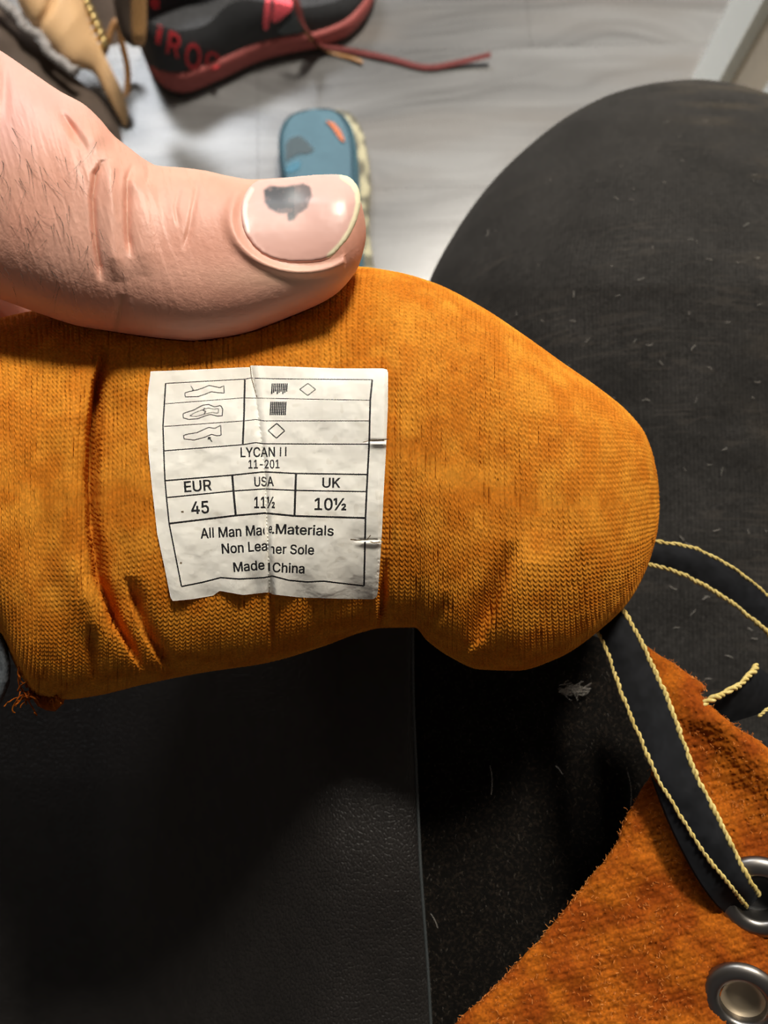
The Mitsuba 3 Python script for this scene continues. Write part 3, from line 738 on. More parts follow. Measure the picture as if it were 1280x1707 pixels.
# grey felt collar at the left edge, and the boot's foot below everything
obj('boot__felt_collar', patch([(-120, 960), (-30, 1000), (2, 1040), (12, 1075), (18, 1110), (16, 1140), (6, 1165), (-10, 1190), (-120, 1260)], 4, lambda x, y: 0.1395 + 0 * x, 0.004, edge=(14, 0.003)), 'mat_felt', smooth=True, label='grey felt at the left edge of the boot')
foot = Loft([(-620, 1220), (-300, 1120), (0, 1100), (300, 1130), (450, 1250), (540, 1500)], [(-620, 1700), (-300, 1800), (0, 1860), (300, 1860), (450, 1780), (540, 1650)], 0.275, 0.02, 60, 30, 30)
obj('boot__upper', closed_loft(foot.world()), 'mat_black', smooth=True)
labels['boot'] = {'label': 'black boot with orange knit lining on the lap, its tongue folded over by a thumb', 'category': 'boot'}

# lint and stray hairs lying on the boot and trousers
def strand(px, py, d, L, ang_, curl, r):
    n = 9
    t = np.linspace(0, 1, n)
    th = ang_ + curl * (t - 0.5)
    q = np.stack([px + np.cumsum(np.cos(th)) * L / n, py + np.cumsum(np.sin(th)) * L / n], -1)
    return tube(W(q[:, 0], q[:, 1], d), r, 5)


hs = [strand(815, 1270, 0.1705, 55, 1.5, 0.4, 0.00004), strand(1043, 1280, 0.166, 65, 1.45, 0.5, 0.00005), strand(716, 1520, 0.168, 30, 1.1, 0.3, 0.00004), strand(925, 1275, 0.170, 20, 0.9, 0.3, 0.00004)]
obj('boot__stray_hair', trimesh.util.concatenate(hs), 'mat_lint', label='pale stray hairs on the black lining', kind='stuff')
tuft = [strand(928 + 45 * rng.random(), 1143 + 14 * rng.random(), d_gusset(950, 1150) - 0.0015 - 0.0008 * rng.random(), 10 + 16 * rng.random(), rng.normal(0.15, 0.5), rng.normal(0, 1.5), 0.00005) for _ in range(60)]
obj('lint_tuft', trimesh.util.concatenate(tuft), 'mat_lint', label='small grey tuft of lint on the black lining below the orange tongue', category='lint')

# ------------------------------------------------------------------ person: hand and trousers
def thumb_relief(px, py):
    f = 0
    f = f + crease(px, py, [(196, 262), (172, 268), (160, 290), (155, 330), (157, 380), (162, 420), (170, 470)], 5, 5, .0011, .0011, 25) * (py > 262)
    f = f - crease(px, py, [(190, 240), (184, 300), (184, 360), (188, 420), (196, 470)], 13, 15, .0009, .0009, 40)
    f = f + crease(px, py, [(222, 270), (212, 300), (212, 350), (213, 390), (218, 430)], 5, 6, .0011, .0011, 25)
    f = f + crease(px, py, [(243, 255), (248, 280), (246, 310)], 5, 5, .0007, .0007, 15)
    f = f - 0.0008 * np.exp(-((px - 222) / 18) ** 2 - ((py - 305) / 18) ** 2)
    f = f - crease(px, py, [(262, 280), (240, 330), (236, 400), (240, 460)], 18, 25, .0005, .0005, 40)
    f = f + crease(px, py, [(322, 295), (328, 315), (322, 345), (316, 380), (305, 420)], 4, 5, .0004, .0004, 25)
    f = f + crease(px, py, [(300, 310), (292, 345), (298, 380)], 3, 4, .0003, .0003, 15)
    f = f + crease(px, py, [(205, 490), (198, 520), (192, 556)], 9, 12, .0005, .0005, 30)
    # web between thumb and index: a fold, the index side stands proud behind it
    f = f + 0.0018 * np.exp(-(((px - 120) * 0.85 + (py - 215) * -0.5) / 7) ** 2) * np.exp(-((py - 214) / 22) ** 2)
    f = f - 0.0012 * np.exp(-((px - 160) / 30) ** 2 - ((py - 222) / 22) ** 2)
    f = f + 0.0010 * np.exp(-((px - 8) / 8) ** 2 - ((py - 140) / 40) ** 2)
    f = f - 0.0010 * np.exp(-((px - 55) / 45) ** 2 - ((py - 150) / 45) ** 2)
    f = f + 0.0009 * np.exp(-(((px - 60) * 0.55 - (py - 205) * 0.85 * -1) / 16) ** 2) * np.exp(-((px - 60) / 70) ** 2) * 0
    # fine skin lines across the thumb and around the nail bed
    lines = meshkit.fbm(np.stack([px / 11 - py / 38, py / 120, 0 * px], -1), 4, 7)
    f = f + 0.00030 * np.abs(lines - 0.5) * np.clip((380 - px) / 120, 0, 1)
    f = f + 0.00006 * (meshkit.fbm(np.stack([px / 7, py / 7, 0 * px], -1), 3, 9) - 0.5)
    # nail fold: skin swells around the nail's left and lower sides
    e = np.hypot((px - 505) / 108, (py - 362) / 82)
    f = f - 0.0008 * np.exp(-((e - 1.12) / 0.10) ** 2) * ((py > 320) | (px < 470)) * (px < 575)
    f = f + 0.0006 * np.clip(1.0 - e, 0, 1)
    return f


thumb.d = thumb.d + thumb_relief(thumb.px, thumb.py) * np.clip(thumb.facing * 2.5, 0, 1)
d_thumb = thumb.front_fn(4)
th = man(closed_loft(thumb.world()))
fingers = [
    [((-430, 330, .153), .0135), ((-150, 430, .166), .0105), ((110, 590, .1785), .0095), ((330, 660, .1775), .0085), ((470, 700, .1755), .0075)],
    [((-470, 470, .156), .0135), ((-190, 610, .170), .0105), ((60, 740, .1815), .0095), ((290, 800, .1790), .0088), ((430, 830, .1770), .0078)],
    [((-500, 610, .160), .0130), ((-230, 780, .173), .0100), ((10, 890, .1820), .0090), ((220, 930, .1800), .0082), ((350, 945, .1775), .0074)],
    [((-520, 740, .163), .0120), ((-270, 910, .174), .0090), ((-70, 990, .1815), .0080), ((90, 1010, .1800), .0072), ((190, 1015, .1780), .0066)],
]
parts = [chain([(W(*p), r) for p, r in fch]) for fch in fingers]
WR = W(-1150, 760, .150)
knuck = [(W(*fch[0][0]), fch[0][1]) for fch in fingers]
parts.append(m3.Manifold.batch_hull([ball(p, r) for p, r in knuck] + [ball(WR, .021), ball(WR + [0.012, 0.012, -0.01], .021)]))
parts.append(m3.Manifold.batch_hull([ball(W(-430, 210, .140), .019), ball(W(-800, 420, .146), .020), ball(WR, .020), ball(W(-430, 420, .150), .014)]))
parts.append(chain([(WR, .026), (WR + np.array([-0.08, -0.06, -0.02]), .034), (WR + np.array([-0.2, -0.2, -0.05]), .043)]))
hand_rest = m3.Manifold.batch_boolean(parts, m3.OpType.Add).refine_to_length(0.004)
hr = unman(hand_rest)
trimesh.smoothing.filter_taubin(hr, iterations=12)
hand = unman(th + man(hr))
hx, hy, hd = to_px(hand.vertices)
base = np.array([0.70, 0.37, 0.275])
pink = np.array([0.74, 0.40, 0.345]); red = np.array([0.62, 0.25, 0.165]); pale = np.array([0.76, 0.48, 0.34]); brown = np.array([0.42, 0.225, 0.15])
def blend(c, t, w):
    return c * (1 - w[:, None]) + t * w[:, None]
nz = meshkit.fbm(np.asarray(hand.vertices) * 220, 3, 2)
sk = np.abs(meshkit.fbm(np.stack([hx / 11 - hy / 38, hy / 120, 0 * hx], -1), 4, 7) - 0.5)
nr = meshkit.fbm(np.asarray(hand.vertices) * 90, 3, 12)
col = np.tile(base, (len(hx), 1)) * (0.93 + 0.16 * nz)[:, None]
col = blend(col, red, 0.35 * np.clip((nr - 0.45) * 4, 0, 1))
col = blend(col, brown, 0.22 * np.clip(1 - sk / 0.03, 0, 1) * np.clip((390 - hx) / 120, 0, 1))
col = blend(col, pink, 0.8 * np.clip(1 - ((hx - 90) * 0.5 + (hy - 170)) / 90, 0, 1) * (hx < 300))
col = blend(col, red, 0.65 * np.clip((hy - 455) / 90, 0, 1))
col = blend(col, red, 0.5 * np.exp(-((hx - 595) / 40) ** 2 - ((hy - 410) / 50) ** 2))
col = blend(col, pale, 0.6 * np.exp(-((hx - 480) / 110) ** 2 - ((hy - 462) / 20) ** 2))
col = blend(col, red, 0.35 * np.exp(-((hx - 350) / 70) ** 2 - ((hy - 400) / 60) ** 2))
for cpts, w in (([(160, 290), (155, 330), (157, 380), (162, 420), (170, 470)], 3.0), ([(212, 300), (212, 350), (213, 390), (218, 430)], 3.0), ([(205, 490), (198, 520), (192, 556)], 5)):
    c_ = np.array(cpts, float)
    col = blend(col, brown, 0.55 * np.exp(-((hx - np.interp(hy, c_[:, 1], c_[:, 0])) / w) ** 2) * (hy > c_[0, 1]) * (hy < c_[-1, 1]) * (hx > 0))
col = blend(col, red, 0.6 * np.exp(-((hx - 120) / 9) ** 2 - ((hy - 216) / 20) ** 2))
obj('person__hand', hand, 'mat_skin', smooth=True, color=np.clip(col, 0, 1), label='bare hand with the thumb pressing down on the orange tongue')

NP = [(432, 300), (417, 310), (406, 328), (401, 350), (403, 374), (413, 398), (430, 418), (455, 432), (488, 438), (525, 437), (550, 430), (570, 412), (586, 388), (597, 360), (601.5, 338), (599, 318), (591, 303), (578, 293), (560, 290.5), (530, 291), (500, 293.5), (465, 297)]
NPs = curve(NP + [NP[0]], 90)[:-1]
pgN = Polygon(NPs)
from scipy.interpolate import NearestNDInterpolator
d_thumb_near = NearestNDInterpolator(d_thumb.points, d_thumb.values.ravel())
def d_nail(px, py):
    # own gently arched plate, following the thumb but smoother, tilted up at its free end
    qx = np.where(px > 530, 530 + (px - 530) * 0.72, px); qy = np.where(py < 345, 345 - (345 - py) * 0.62, py)
    t0 = d_thumb(qx, qy)
    t0 = t0 + 0.0016 * np.clip((px - 530) / 72, 0, 1) ** 2 + 0.0030 * np.clip((345 - py) / 56, 0, 1) ** 2
    t0 = np.where(np.isfinite(t0), t0, d_thumb_near(px, py))
    return t0 - 0.0004 - 0.0003 * np.clip((px - 540) / 60, 0, 1)


nm, nq = patch(NPs, 2.5, d_nail, 0.0006, edge=(6, 0.0004), return_px=True)
trimesh.smoothing.filter_taubin(nm, iterations=6)
nx, ny = np.tile(nq[:, 0], 2), np.tile(nq[:, 1], 2)
nb = meshkit.fbm(np.stack([nx / 9, ny / 9, 0 * nx], -1), 3, 5)
nc = np.tile(np.array([0.68, 0.385, 0.32]), (len(nx), 1))
nc = blend(nc, np.array([0.72, 0.46, 0.405]), np.clip((410 - ny) / 100, 0, 1))
fe = shapely.distance(shapely.points(nx, ny), shapely.LineString([(574, 293), (590, 304), (599, 320), (600, 340), (596, 360), (586, 386), (570, 410), (552, 428)]))
nc = blend(nc, np.array([0.84, 0.76, 0.52]), np.clip((9 - fe) / 3, 0, 1))
lu = shapely.distance(shapely.points(nx, ny), shapely.LineString([(420, 316), (410, 335), (408, 355), (413, 385)]))
nc = blend(nc, np.array([0.82, 0.74, 0.66]), 0.7 * np.clip((5 - lu) / 3, 0, 1))
BR = Polygon([(442, 318), (450, 312), (475, 314), (505, 309), (514, 312), (517, 328), (510, 345), (496, 354), (488, 364), (482, 366), (480, 354), (465, 353), (450, 345), (443, 335)])
bd = shapely.distance(shapely.points(nx, ny), BR) + 3.0 * (nb - 0.5)
dk = np.clip(1 - bd / 5, 0, 1)
mid = np.exp(-((nx - 492) / 14) ** 2 - ((ny - 328) / 14) ** 2)
nc = blend(nc, np.array([0.055, 0.065, 0.075]), dk * np.where(nx > 490, 0.85, 0.97))
nc = blend(nc, np.array([0.32, 0.33, 0.34]), 0.7 * dk * mid)
obj('person__hand__thumbnail', nm, 'mat_nail', smooth=True, color=nc, label='thumbnail with a dark bruise and a white free edge')

hairs = []
for i in range(120):
    x, y = rng.uniform(-30, 200), rng.uniform(195, 480)
    if y < 195 + 0.15 * x or (x > 150 and rng.random() < 0.75): continue
    L = rng.uniform(25, 60)
    a0 = rng.normal(1.25, 0.35)
    t = np.linspace(0, 1, 9); thh = a0 + rng.normal(0, 0.8) * t
    qx, qy = x + np.cumsum(np.cos(thh)) * L / 9, y + np.cumsum(np.sin(thh)) * L / 9
    dz = d_thumb(qx, qy)
    if not np.isfinite(dz).all(): continue
    hairs.append(tube(W(qx, qy, dz - 0.00012 - 0.0006 * np.sin(t * np.pi * 0.8)), 0.000022 * (1.15 - t), 4))
obj('person__hand__hair', trimesh.util.concatenate(hairs), 'mat_hair', smooth=True, label='fine dark hairs on the back of the thumb', kind='stuff')

KL = [(560, 2600), (600, 2100), (620, 1500), (640, 1000), (668, 650), (715, 470), (760, 385), (820, 303), (885, 240), (955, 188), (1030, 153), (1100, 137), (1160, 132)]
KR = [(1760, 2600), (1760, 2100), (1740, 1500), (1715, 1000), (1670, 650), (1610, 450), (1540, 330), (1440, 235), (1340, 178), (1270, 152), (1220, 139), (1190, 134), (1165, 132)]
tq = np.unique(np.r_[np.linspace(0, 0.6, 90), np.linspace(0.6, 1, 160)])
knee = Loft(KL, KR, [(0, .262), (.5, .268), (.8, .285), (1, .305)], lambda t, H: np.minimum(.068, 1.5e-4 * H), tq, 160, 60, e=0.95)
ff_ = meshkit.fbm(np.stack([knee.px / 90, knee.py / 50, 0 * knee.px], -1), 3, 14)
knee.d = knee.d + 0.0016 * (ff_ - 0.5) * knee.facing
KP = knee.world()
ks, kr = knee.arcs(KP)
thigh = closed_loft(KP)
kuv = np.stack([np.r_[kr.ravel(), 0, 0], np.r_[ks.ravel(), 0, 0]], -1)
obj('person__trousers', thigh, 'mat_trouser', smooth=True, uv=kuv, label='worn black knit trousers over a bent knee')
kc = W(1190, 300, .30)
shin = chain([(kc + np.array([0.0, -0.03, -0.02]), .055), (np.array([kc[0] + 0.01, kc[1] - 0.06, 0.28]), .055), (np.array([kc[0] + 0.01, kc[1] - 0.10, 0.075]), .045)])
obj('person__trousers__lower_leg', unman(shin.refine_to_length(0.01)), 'mat_trouser', smooth=True)
lf = chain([(W(-1500, 2300, .30), .075), (W(-1600, 700, .32), .068)]) + chain([(W(-1600, 700, .32), .064), (np.array([-0.55, 0.10, 0.05]), .045)])
obj('person__trousers__lower_leg_001', unman(lf.refine_to_length(0.012)), 'mat_trouser', smooth=True)
labels['person'] = {'label': 'seated person in black knit trousers gripping the boot tongue with one thumb', 'category': 'person'}
d_knee = knee.front_fn(3)
tor = m3.Manifold.batch_hull([ball((sx * 0.13, -0.33, 0.55), .11) for sx in (-1, 1)] + [ball((sx * 0.15, -0.30, 1.12), .10) for sx in (-1, 1)] + [ball((0, -0.29, 0.85), .11)])  # unseen torso and arms, added to block fill light from behind
tor = tor + chain([((0.19, -0.30, 1.14), .075), ((0.30, -0.16, 0.90), .055), ((0.17, 0.0, 0.93), .04)]) + chain([((-0.19, -0.30, 1.14), .075), ((-0.34, -0.26, 0.86), .056), (tuple(WR + np.array([-0.16, -0.16, -0.03])), .05)])
tr = unman(tor.refine_to_length(0.02)); trimesh.smoothing.filter_taubin(tr, iterations=10)
obj('person__unseen_torso', tr, 'mat_unseen_torso', smooth=True)
ln = []
for i in range(170):
    x, y = rng.uniform(760, 1275), rng.uniform(160, 1150)
    if rng.random() > 0.35 + 0.5 * (x > 1050): continue
    d = float(d_knee(x, y))
    if not np.isfinite(d): continue
    ln.append(strand(x, y, d - 0.0007, rng.uniform(4, 16), rng.normal(0, 0.7), rng.normal(0, 1.2), rng.uniform(0.00003, 0.00006)))
obj('person__trousers__lint', trimesh.util.concatenate(ln), 'mat_lint', label='pale lint specks on the trousers', kind='stuff')

# ------------------------------------------------------------------ shoes on the floor
def outline(W2, L, inset=0.0, n=70, blunt=False):
    xs = np.array([0, .008, .03, .07, .13, .25, .40, .52, .66, .77, .87, .94, .98, 1.0])
    ws = np.array([0, .36, .62, .77, .84, .82, .76, .83, .98, 1.0, .84, .58, .33, 0])
    if blunt: ws = np.array([0, .36, .62, .77, .84, .84, .82, .88, .98, 1.0, .97, .84, .62, 0])
    t = np.linspace(0, 1, n); x = (1 - np.cos(np.pi * t)) / 2
    w = PchipInterpolator(xs, ws)(x)
    return x * L, np.maximum(w * W2 - inset, 0.0)


def shoe_upper(L, W2, z0, H, wall, n=70, blunt=False):
    x, w = outline(W2, L, 0.002, n, blunt)
    h = PchipInterpolator([0, .04, .12, .25, .36, .5, .65, .8, .92, 1], np.array([.55, .93, 1.0, .90, 1.02, .86, .66, .52, .40, .12]))(x / L) * H
    a = np.linspace(0, np.pi, 40)
    def rings(wi, hi, zz, xx):
        Y = wi[:, None] * spow(np.cos(a), 0.62)[None] * (1 - 0.22 * np.sin(a)[None] ** 2)
        Zz = zz + hi[:, None] * spow(np.sin(a), 0.75)[None]
        return np.stack([np.broadcast_to(xx[:, None], Y.shape), Y, Zz], -1)
    outer = man(closed_loft(rings(np.maximum(w, 0.0005), h, z0 - 0.004, x)))
    xi = wall + x * (L - 2 * wall) / L
    inner = man(closed_loft(rings(np.maximum(w - wall, 0.0003), h + 0.03, z0 + 0.016, xi)))
    cut = trimesh.creation.cylinder(1.0, 0.3, sections=64)
    cut.apply_scale([0.155 * L, W2 * 0.62, 1.0]); cut.apply_translation([0.215 * L, 0, z0 + 0.185])
    cav = man(closed_loft(rings(np.maximum(w - wall, 0.0003), np.maximum(h - wall, 0.002), z0 + 0.016, xi)))
    cutter = man(cut) + cav
    return unman((outer - cutter).refine_to_length(0.006))


def shoe_sole(L, W2, z0, z1, grow=0.0, toe=0.012, blunt=False):
    x, w = outline(W2 + grow, L, blunt=blunt)
    poly = np.vstack([np.c_[x, w], np.c_[x, -w][::-1]])
    pg = Polygon(poly).buffer(0).simplify(0.0002)
    ms = []
    lay = [(0.0, -0.004), (0.15, -0.001), (0.5, 0.0), (0.85, -0.001), (1.0, -0.004)]
    rings = []
    ref = None
    for f, g in lay:
        p = pg.buffer(g)
        ext = p.exterior
        q = np.array([ext.interpolate(i / 120, normalized=True).coords[0] for i in range(120)])
        k = np.argmin(np.hypot(q[:, 0], q[:, 1])); q = np.roll(q, -k, 0)
        spring = toe * np.clip((q[:, 0] / L - 0.72) / 0.28, 0, 1) ** 2 + 0.006 * np.clip((0.08 - q[:, 0] / L) / 0.08, 0, 1)
        taper = 1 - 0.30 * np.clip(q[:, 0] / L / 0.7, 0, 1)
        rings.append(np.c_[q, z0 + (z1 - z0) * f * taper + spring])
    return closed_loft(np.array(rings))


def frame_tf(heel, toe):
    d = np.array([toe[0] - heel[0], toe[1] - heel[1], 0.0]); d /= np.linalg.norm(d)
    M = np.eye(4); M[:3, 0] = d; M[:3, 1] = [-d[1], d[0], 0]; M[:3, 2] = [0, 0, 1]; M[:3, 3] = [heel[0], heel[1], 0]
    return M


def moved(m, M):
    m = m.copy(); m.apply_transform(M); return m


def ray_hit(mesh, px, py):
    px, py = np.atleast_1d(px), np.atleast_1d(py)
    dirs = W(px, py, 1.0) - CO
    dirs /= np.linalg.norm(dirs, axis=1, keepdims=True)
    loc, ri, _ = mesh.ray.intersects_location(np.tile(CO, (len(px), 1)), dirs, multiple_hits=True)
    best = np.full(len(px), np.inf)
    dist = np.linalg.norm(loc - CO, axis=1)
    np.minimum.at(best, ri, dist)
    best = np.where(np.isfinite(best), best, np.median(best[np.isfinite(best)]) if np.isfinite(best).any() else 1.1)
    return CO + dirs * best[:, None], dirs


# running shoe: heel lower left, toe towards the upper right
hl, to = G(252, 128), G(604, -12)
M = frame_tf(hl, to)
Ls, W2s = 0.300, 0.055
rs_up = moved(shoe_upper(Ls, W2s, 0.028, 0.078, 0.007), M)
obj('running_shoe__upper', rs_up, 'mat_mesh_dark', smooth=35, label='dark grey mesh upper')
obj('running_shoe__midsole', moved(shoe_sole(Ls, W2s, 0.005, 0.036, 0.004), M), 'mat_red_foam', smooth=45, label='dull red foam midsole')
obj('running_shoe__outsole', moved(shoe_sole(Ls, W2s, 0.0, 0.009, 0.000), M), 'mat_black_rubber', smooth=45)


def decal(mesh, poly_px, step, lift, thick):
    pg = Polygon(poly_px)
    n = max(8, int(pg.exterior.length / step))
    bp = np.array([pg.exterior.interpolate(i / n, normalized=True).coords[0] for i in range(n)])
    x0, y0, x1, y1 = pg.bounds
    gx, gy = np.meshgrid(np.arange(x0, x1, step), np.arange(y0, y1, step))
    g = np.stack([gx.ravel(), gy.ravel()], -1); g = g[shapely.contains_xy(pg.buffer(-step * .5), g[:, 0], g[:, 1])]
    q = np.vstack([bp, g]); f = Delaunay(q).simplices; c = q[f].mean(1); f = f[shapely.contains_xy(pg, c[:, 0], c[:, 1])]
    h, dirs = ray_hit(mesh, q[:, 0], q[:, 1])
    return sheet(h, dirs, f, lift, thick)


def sheet(h, dirs, f, lift, thick):
    v = np.vstack([h - dirs * lift, h - dirs * (lift - thick)]); N = len(h)
    dirb = np.concatenate([f[:, [0, 1]], f[:, [1, 2]], f[:, [2, 0]]]); b = np.sort(dirb, 1)
    _, inv, cn = np.unique(b, axis=0, return_inverse=True, return_counts=True)
    be = dirb[cn[inv.ravel()] == 1]
    F = np.vstack([f, f[:, ::-1] + N, np.stack([be[:, 1], be[:, 0], be[:, 0] + N], -1), np.stack([be[:, 1], be[:, 0] + N, be[:, 1] + N], -1)])
    return trimesh.Trimesh(v, F, process=False)


def shoe_letter(ch, cx, cy, hgt, wid, ang_):
    m = box((0, 0, 0), (0.3, 1, 0.02)) if ch == 'l' else meshkit.text_mesh(ch, 1.0, 0.02, bold=True)
    v, f = trimesh.remesh.subdivide_to_size(m.vertices, m.faces, 0.35)
    b = m.bounds; u = (v[:, 0] - (b[0, 0] + b[1, 0]) / 2) / (b[1, 0] - b[0, 0]) * wid; w = (v[:, 1] - 0.5) * hgt
    px = cx + u * math.cos(ang_) + w * math.sin(ang_) * -1 * -1 * 0.35; py = cy + u * math.sin(ang_) - w * math.cos(ang_)
    h, dirs = ray_hit(rs_up, px, py)
    return trimesh.Trimesh(h - dirs * np.where(v[:, 2] > 0.01, 0.0022, 0.0)[:, None], f, process=False)


for i, args in enumerate([('l', 265, 58, 34, 9, 0.45), ('R', 290, 74, 40, 24, 0.42), ('O', 322, 94, 42, 28, 0.36), ('C', 354, 101, 26, 24, 0.2)]):
    obj(num('running_shoe__heel_letter', i), shoe_letter(*args), 'mat_red')
obj('running_shoe__logo', trimesh.util.concatenate([decal(rs_up, [(452, -20), (486, -20), (487, 15), (478, 24), (461, 38), (452, 36), (458, 5)], 5, 0.003, 0.003), decal(rs_up, [(446, -20), (451, -20), (451, 20), (447, 50), (440, 51), (438, 40), (442, 5)], 5, 0.003, 0.003)]), 'mat_pink', label='bright pink emblem on the side of the shoe')
obj('running_shoe__heel_tab', decal(rs_up, [(250, -10), (265, -10), (266, 14), (256, 16), (251, 10)], 4, 0.003, 0.003), 'mat_red', label='red tab behind the collar')
obj('running_shoe__side_overlay', decal(rs_up, [(460, 52), (470, 44), (488, 28), (500, 22), (510, 42), (500, 54), (472, 58)], 4, 0.0018, 0.0018), 'mat_overlay', label='smooth grey-blue overlay near the toe')


def ribbon(pts, w, th, nrm=(0, 0, 1)):
    p = spline(pts, 70); t = np.gradient(p, axis=0); t /= np.linalg.norm(t, axis=1, keepdims=True)
    s = np.cross(t, nrm); s /= np.linalg.norm(s, axis=1, keepdims=True); n2 = np.cross(s, t)
    g = np.linspace(0, 2 * np.pi, 10, endpoint=False)
    return closed_loft(p[:, None] + np.cos(g)[None, :, None] * s[:, None] * w / 2 + np.sin(g)[None, :, None] * n2[:, None] * th / 2)


la = [G(487, -12, .085), G(497, 15, .075), G(505, 38, .060), G(518, 58, .040), G(534, 74, .014), G(570, 82, .004), G(620, 91, .0035), G(670, 103, .003), G(710, 112, .003), G(750, 107, .004), G(790, 98, .008), G(818, 91, .012)]
obj('running_shoe__lace', ribbon(la, 0.0078, 0.0022), 'mat_red_lace', smooth=40, label='red lace trailing over the floor')
lb = [G(512, 52, .048), G(532, 76, .012), G(555, 88, .003), G(580, 95, .003), G(604, 104, .003)]
obj('running_shoe__lace_end', ribbon(lb, 0.005, 0.002), 'mat_tan_dark', smooth=40, label='thin tan lace end')
labels['running_shoe'] = {'label': 'black and red running shoe on the grey floor with its lace trailing', 'category': 'shoe'}

# blue shoe behind the thumb, heel away from the camera
bt = G(526, 214); bh = bt + np.array([0.03, -0.27, 0]) / np.hypot(0.03, 0.27) * 0.27
MB = frame_tf(bh, bt)
b_up = moved(shoe_upper(0.27, 0.047, 0.024, 0.085, 0.006, blunt=True), MB)
obj('blue_shoe__upper', b_up, 'mat_blue', smooth=35, label='slate blue shoe upper')
b_so = moved(shoe_sole(0.274, 0.047, 0.0, 0.028, 0.004, blunt=True), MB); b_so.apply_translation([0.006, 0, 0])
obj('blue_shoe__sole', b_so, 'mat_gum', smooth=45, label='speckled pale sole')
obj('blue_shoe__toe_patch', decal(trimesh.util.concatenate([b_up, b_so]), [(543, 201), (556, 204), (568, 218), (575, 236), (568, 234), (554, 213)], 3, 0.003, 0.003), 'mat_orange_rubber', label='orange patch on the toe of the sole')
obj('blue_shoe__fold_shade', decal(b_up, [(476, 240), (484, 230), (500, 226), (512, 236), (524, 250), (514, 256), (498, 256), (486, 262), (476, 270)], 4, 0.0012, 0.0012), 'mat_fold_shade', label='shade of a fold painted dark on the toe')  # dark decal paints the shade of a dented fold
obj('blue_shoe__bright_panel', decal(b_up, [(477, 278), (488, 270), (502, 268), (500, 280), (488, 288), (476, 288)], 4, 0.0012, 0.0012), 'mat_blue_bright', label='bright blue panel')
labels['blue_shoe'] = {'label': 'slate blue shoe on the grey floor peeking out behind the thumb', 'category': 'shoe'}

# brown boot, top left: dark suede shaft lying open, tan leather, brass zip, strap loop
sh = Loft([(-200, -260), (-80, -110), (0, 0), (45, 52), (85, 92), (125, 128), (160, 158), (190, 196), (210, 236), (214, 252)], [(-420, -60), (-300, 60), (-160, 160), (-40, 210), (40, 250), (100, 272), (150, 282), (185, 282), (205, 272), (213, 260)], [(0, .86), (.6, .90), (1, .94)], lambda t, H: np.minimum(.035, 6e-4 * H), 80, 50, 30)
sh.d = sh.d - 0.010 * (meshkit.fbm(np.stack([sh.px / 45, sh.py / 30, 0 * sh.px], -1), 3, 4) - 0.5) * sh.facing
obj('brown_boot__shaft', closed_loft(sh.world()), 'mat_brown_suede', smooth=True, label='dark brown suede shaft, crumpled')
fp = curve([(-40, -50), (0, 2), (30, 28), (45, 50), (65, 58), (82, 88), (105, 104), (118, 116), (128, 120)], 90)
fj = np.random.default_rng(8)
fp = fp + fj.normal(0, 0.7, fp.shape)
obj('brown_boot__fleece_rim', tube(W(fp[:, 0], fp[:, 1], np.linspace(.845, .870, 90)), 0.0045 + 0.002 * meshkit.noise(np.stack([np.arange(90) / 3, np.zeros(90), np.zeros(90)], -1)), 10), 'mat_grey_fleece', smooth=True, label='grey fleece rim of the shaft')
tn_ = Loft([(20, -70), (80, -70), (125, -40), (138, 0), (150, 40), (168, 80), (188, 120), (204, 155), (213, 190), (212, 208)], [(0, -40), (15, -30), (35, 15), (55, 45), (85, 80), (118, 112), (150, 118), (178, 160), (200, 200), (208, 212)], [(0, .84), (.6, .89), (1, .925)], lambda t, H: np.minimum(.022, 5e-4 * H), 90, 40, 24)
tn_.d = tn_.d + 0.004 * crease(tn_.px, tn_.py, [(95, -20), (82, 15), (66, 40), (60, 60)], 8, 8, 1, 1, 12)
obj('brown_boot__tan_panel', closed_loft(tn_.world()), 'mat_tan', smooth=True, label='smooth tan leather panel')
zc = curve([(128, -30), (136, 2), (143, 18), (152, 38), (161, 58), (168, 76)], 17)
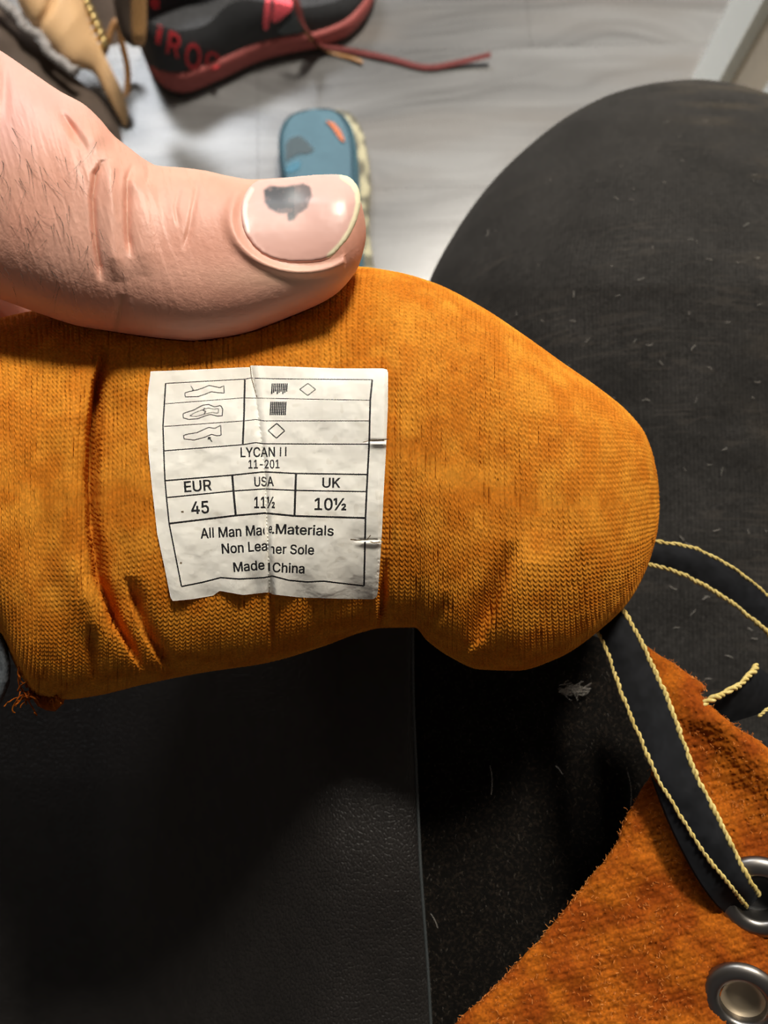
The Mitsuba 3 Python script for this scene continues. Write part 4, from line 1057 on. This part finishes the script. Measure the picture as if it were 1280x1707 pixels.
for i, (x, y) in enumerate(zc):
    b = trimesh.creation.icosphere(1, 0.0048); b.apply_scale([1.3, 0.7, 0.9])
    b.apply_transform(trimesh.transformations.rotation_matrix(0.5 + 0.5 * (i % 2), [0, 0, 1])); b.apply_translation(W(x + 3 * (i % 2) + 5, y, .872 + .0015 * i))
    obj(num('brown_boot__zip_tooth', i), b, 'mat_brass', smooth=True)
lp = spline(np.vstack([W(168, 92, .905), W(182, 62, .90), (W(194, 36, .895)), W(203, 70, .91), W(211, 105, .925), W(213, 140, .935), W(208, 168, .94)]), 60)
obj('brown_boot__strap_loop', tube(lp, 0.0038, 8), 'mat_tan_dark', smooth=True, label='thin tan strap loop')
bd_ = Loft([(150, -90), (185, -60), (205, -20), (212, 40), (208, 80), (212, 120), (210, 165)], [(110, -90), (130, -40), (140, 0), (158, 50), (172, 90), (190, 130), (206, 168)], .965, lambda t, H: np.minimum(.03, 6e-4 * H), 60, 30, 20)
obj('brown_boot__vamp', closed_loft(bd_.world()), 'mat_brown_suede', smooth=True)
labels['brown_boot'] = {'label': 'dark brown suede boot with a tan leather panel lying at the upper left', 'category': 'boot'}
tb = Loft([(244, -120), (243, -60), (243, 0), (243, 40), (241, 66), (235, 78)], [(180, -120), (184, -60), (188, 0), (196, 40), (206, 66), (222, 78)], [(0, .77), (1, .85)], lambda t, H: np.minimum(.014, 8e-4 * H), 60, 30, 20)
tbw = tb.world()
obj('tan_boot__shaft', closed_loft(tbw), 'mat_brown_suede', smooth=True, label='grey-brown side of the shaft')
ts = Loft([(246, -120), (245, -60), (245, 0), (245, 40), (243, 66), (238, 77)], [(216, -120), (216, -60), (217, 0), (217, 40), (220, 66), (230, 77)], [(0, .76), (1, .84)], lambda t, H: np.minimum(.010, 8e-4 * H), 60, 30, 20)
obj('tan_boot__tan_strip', closed_loft(ts.world()), 'mat_tan_mid', smooth=True, label='tan leather strip')
labels['tan_boot'] = {'label': 'tan and grey-brown boot shaft standing against the running shoe heel', 'category': 'boot'}
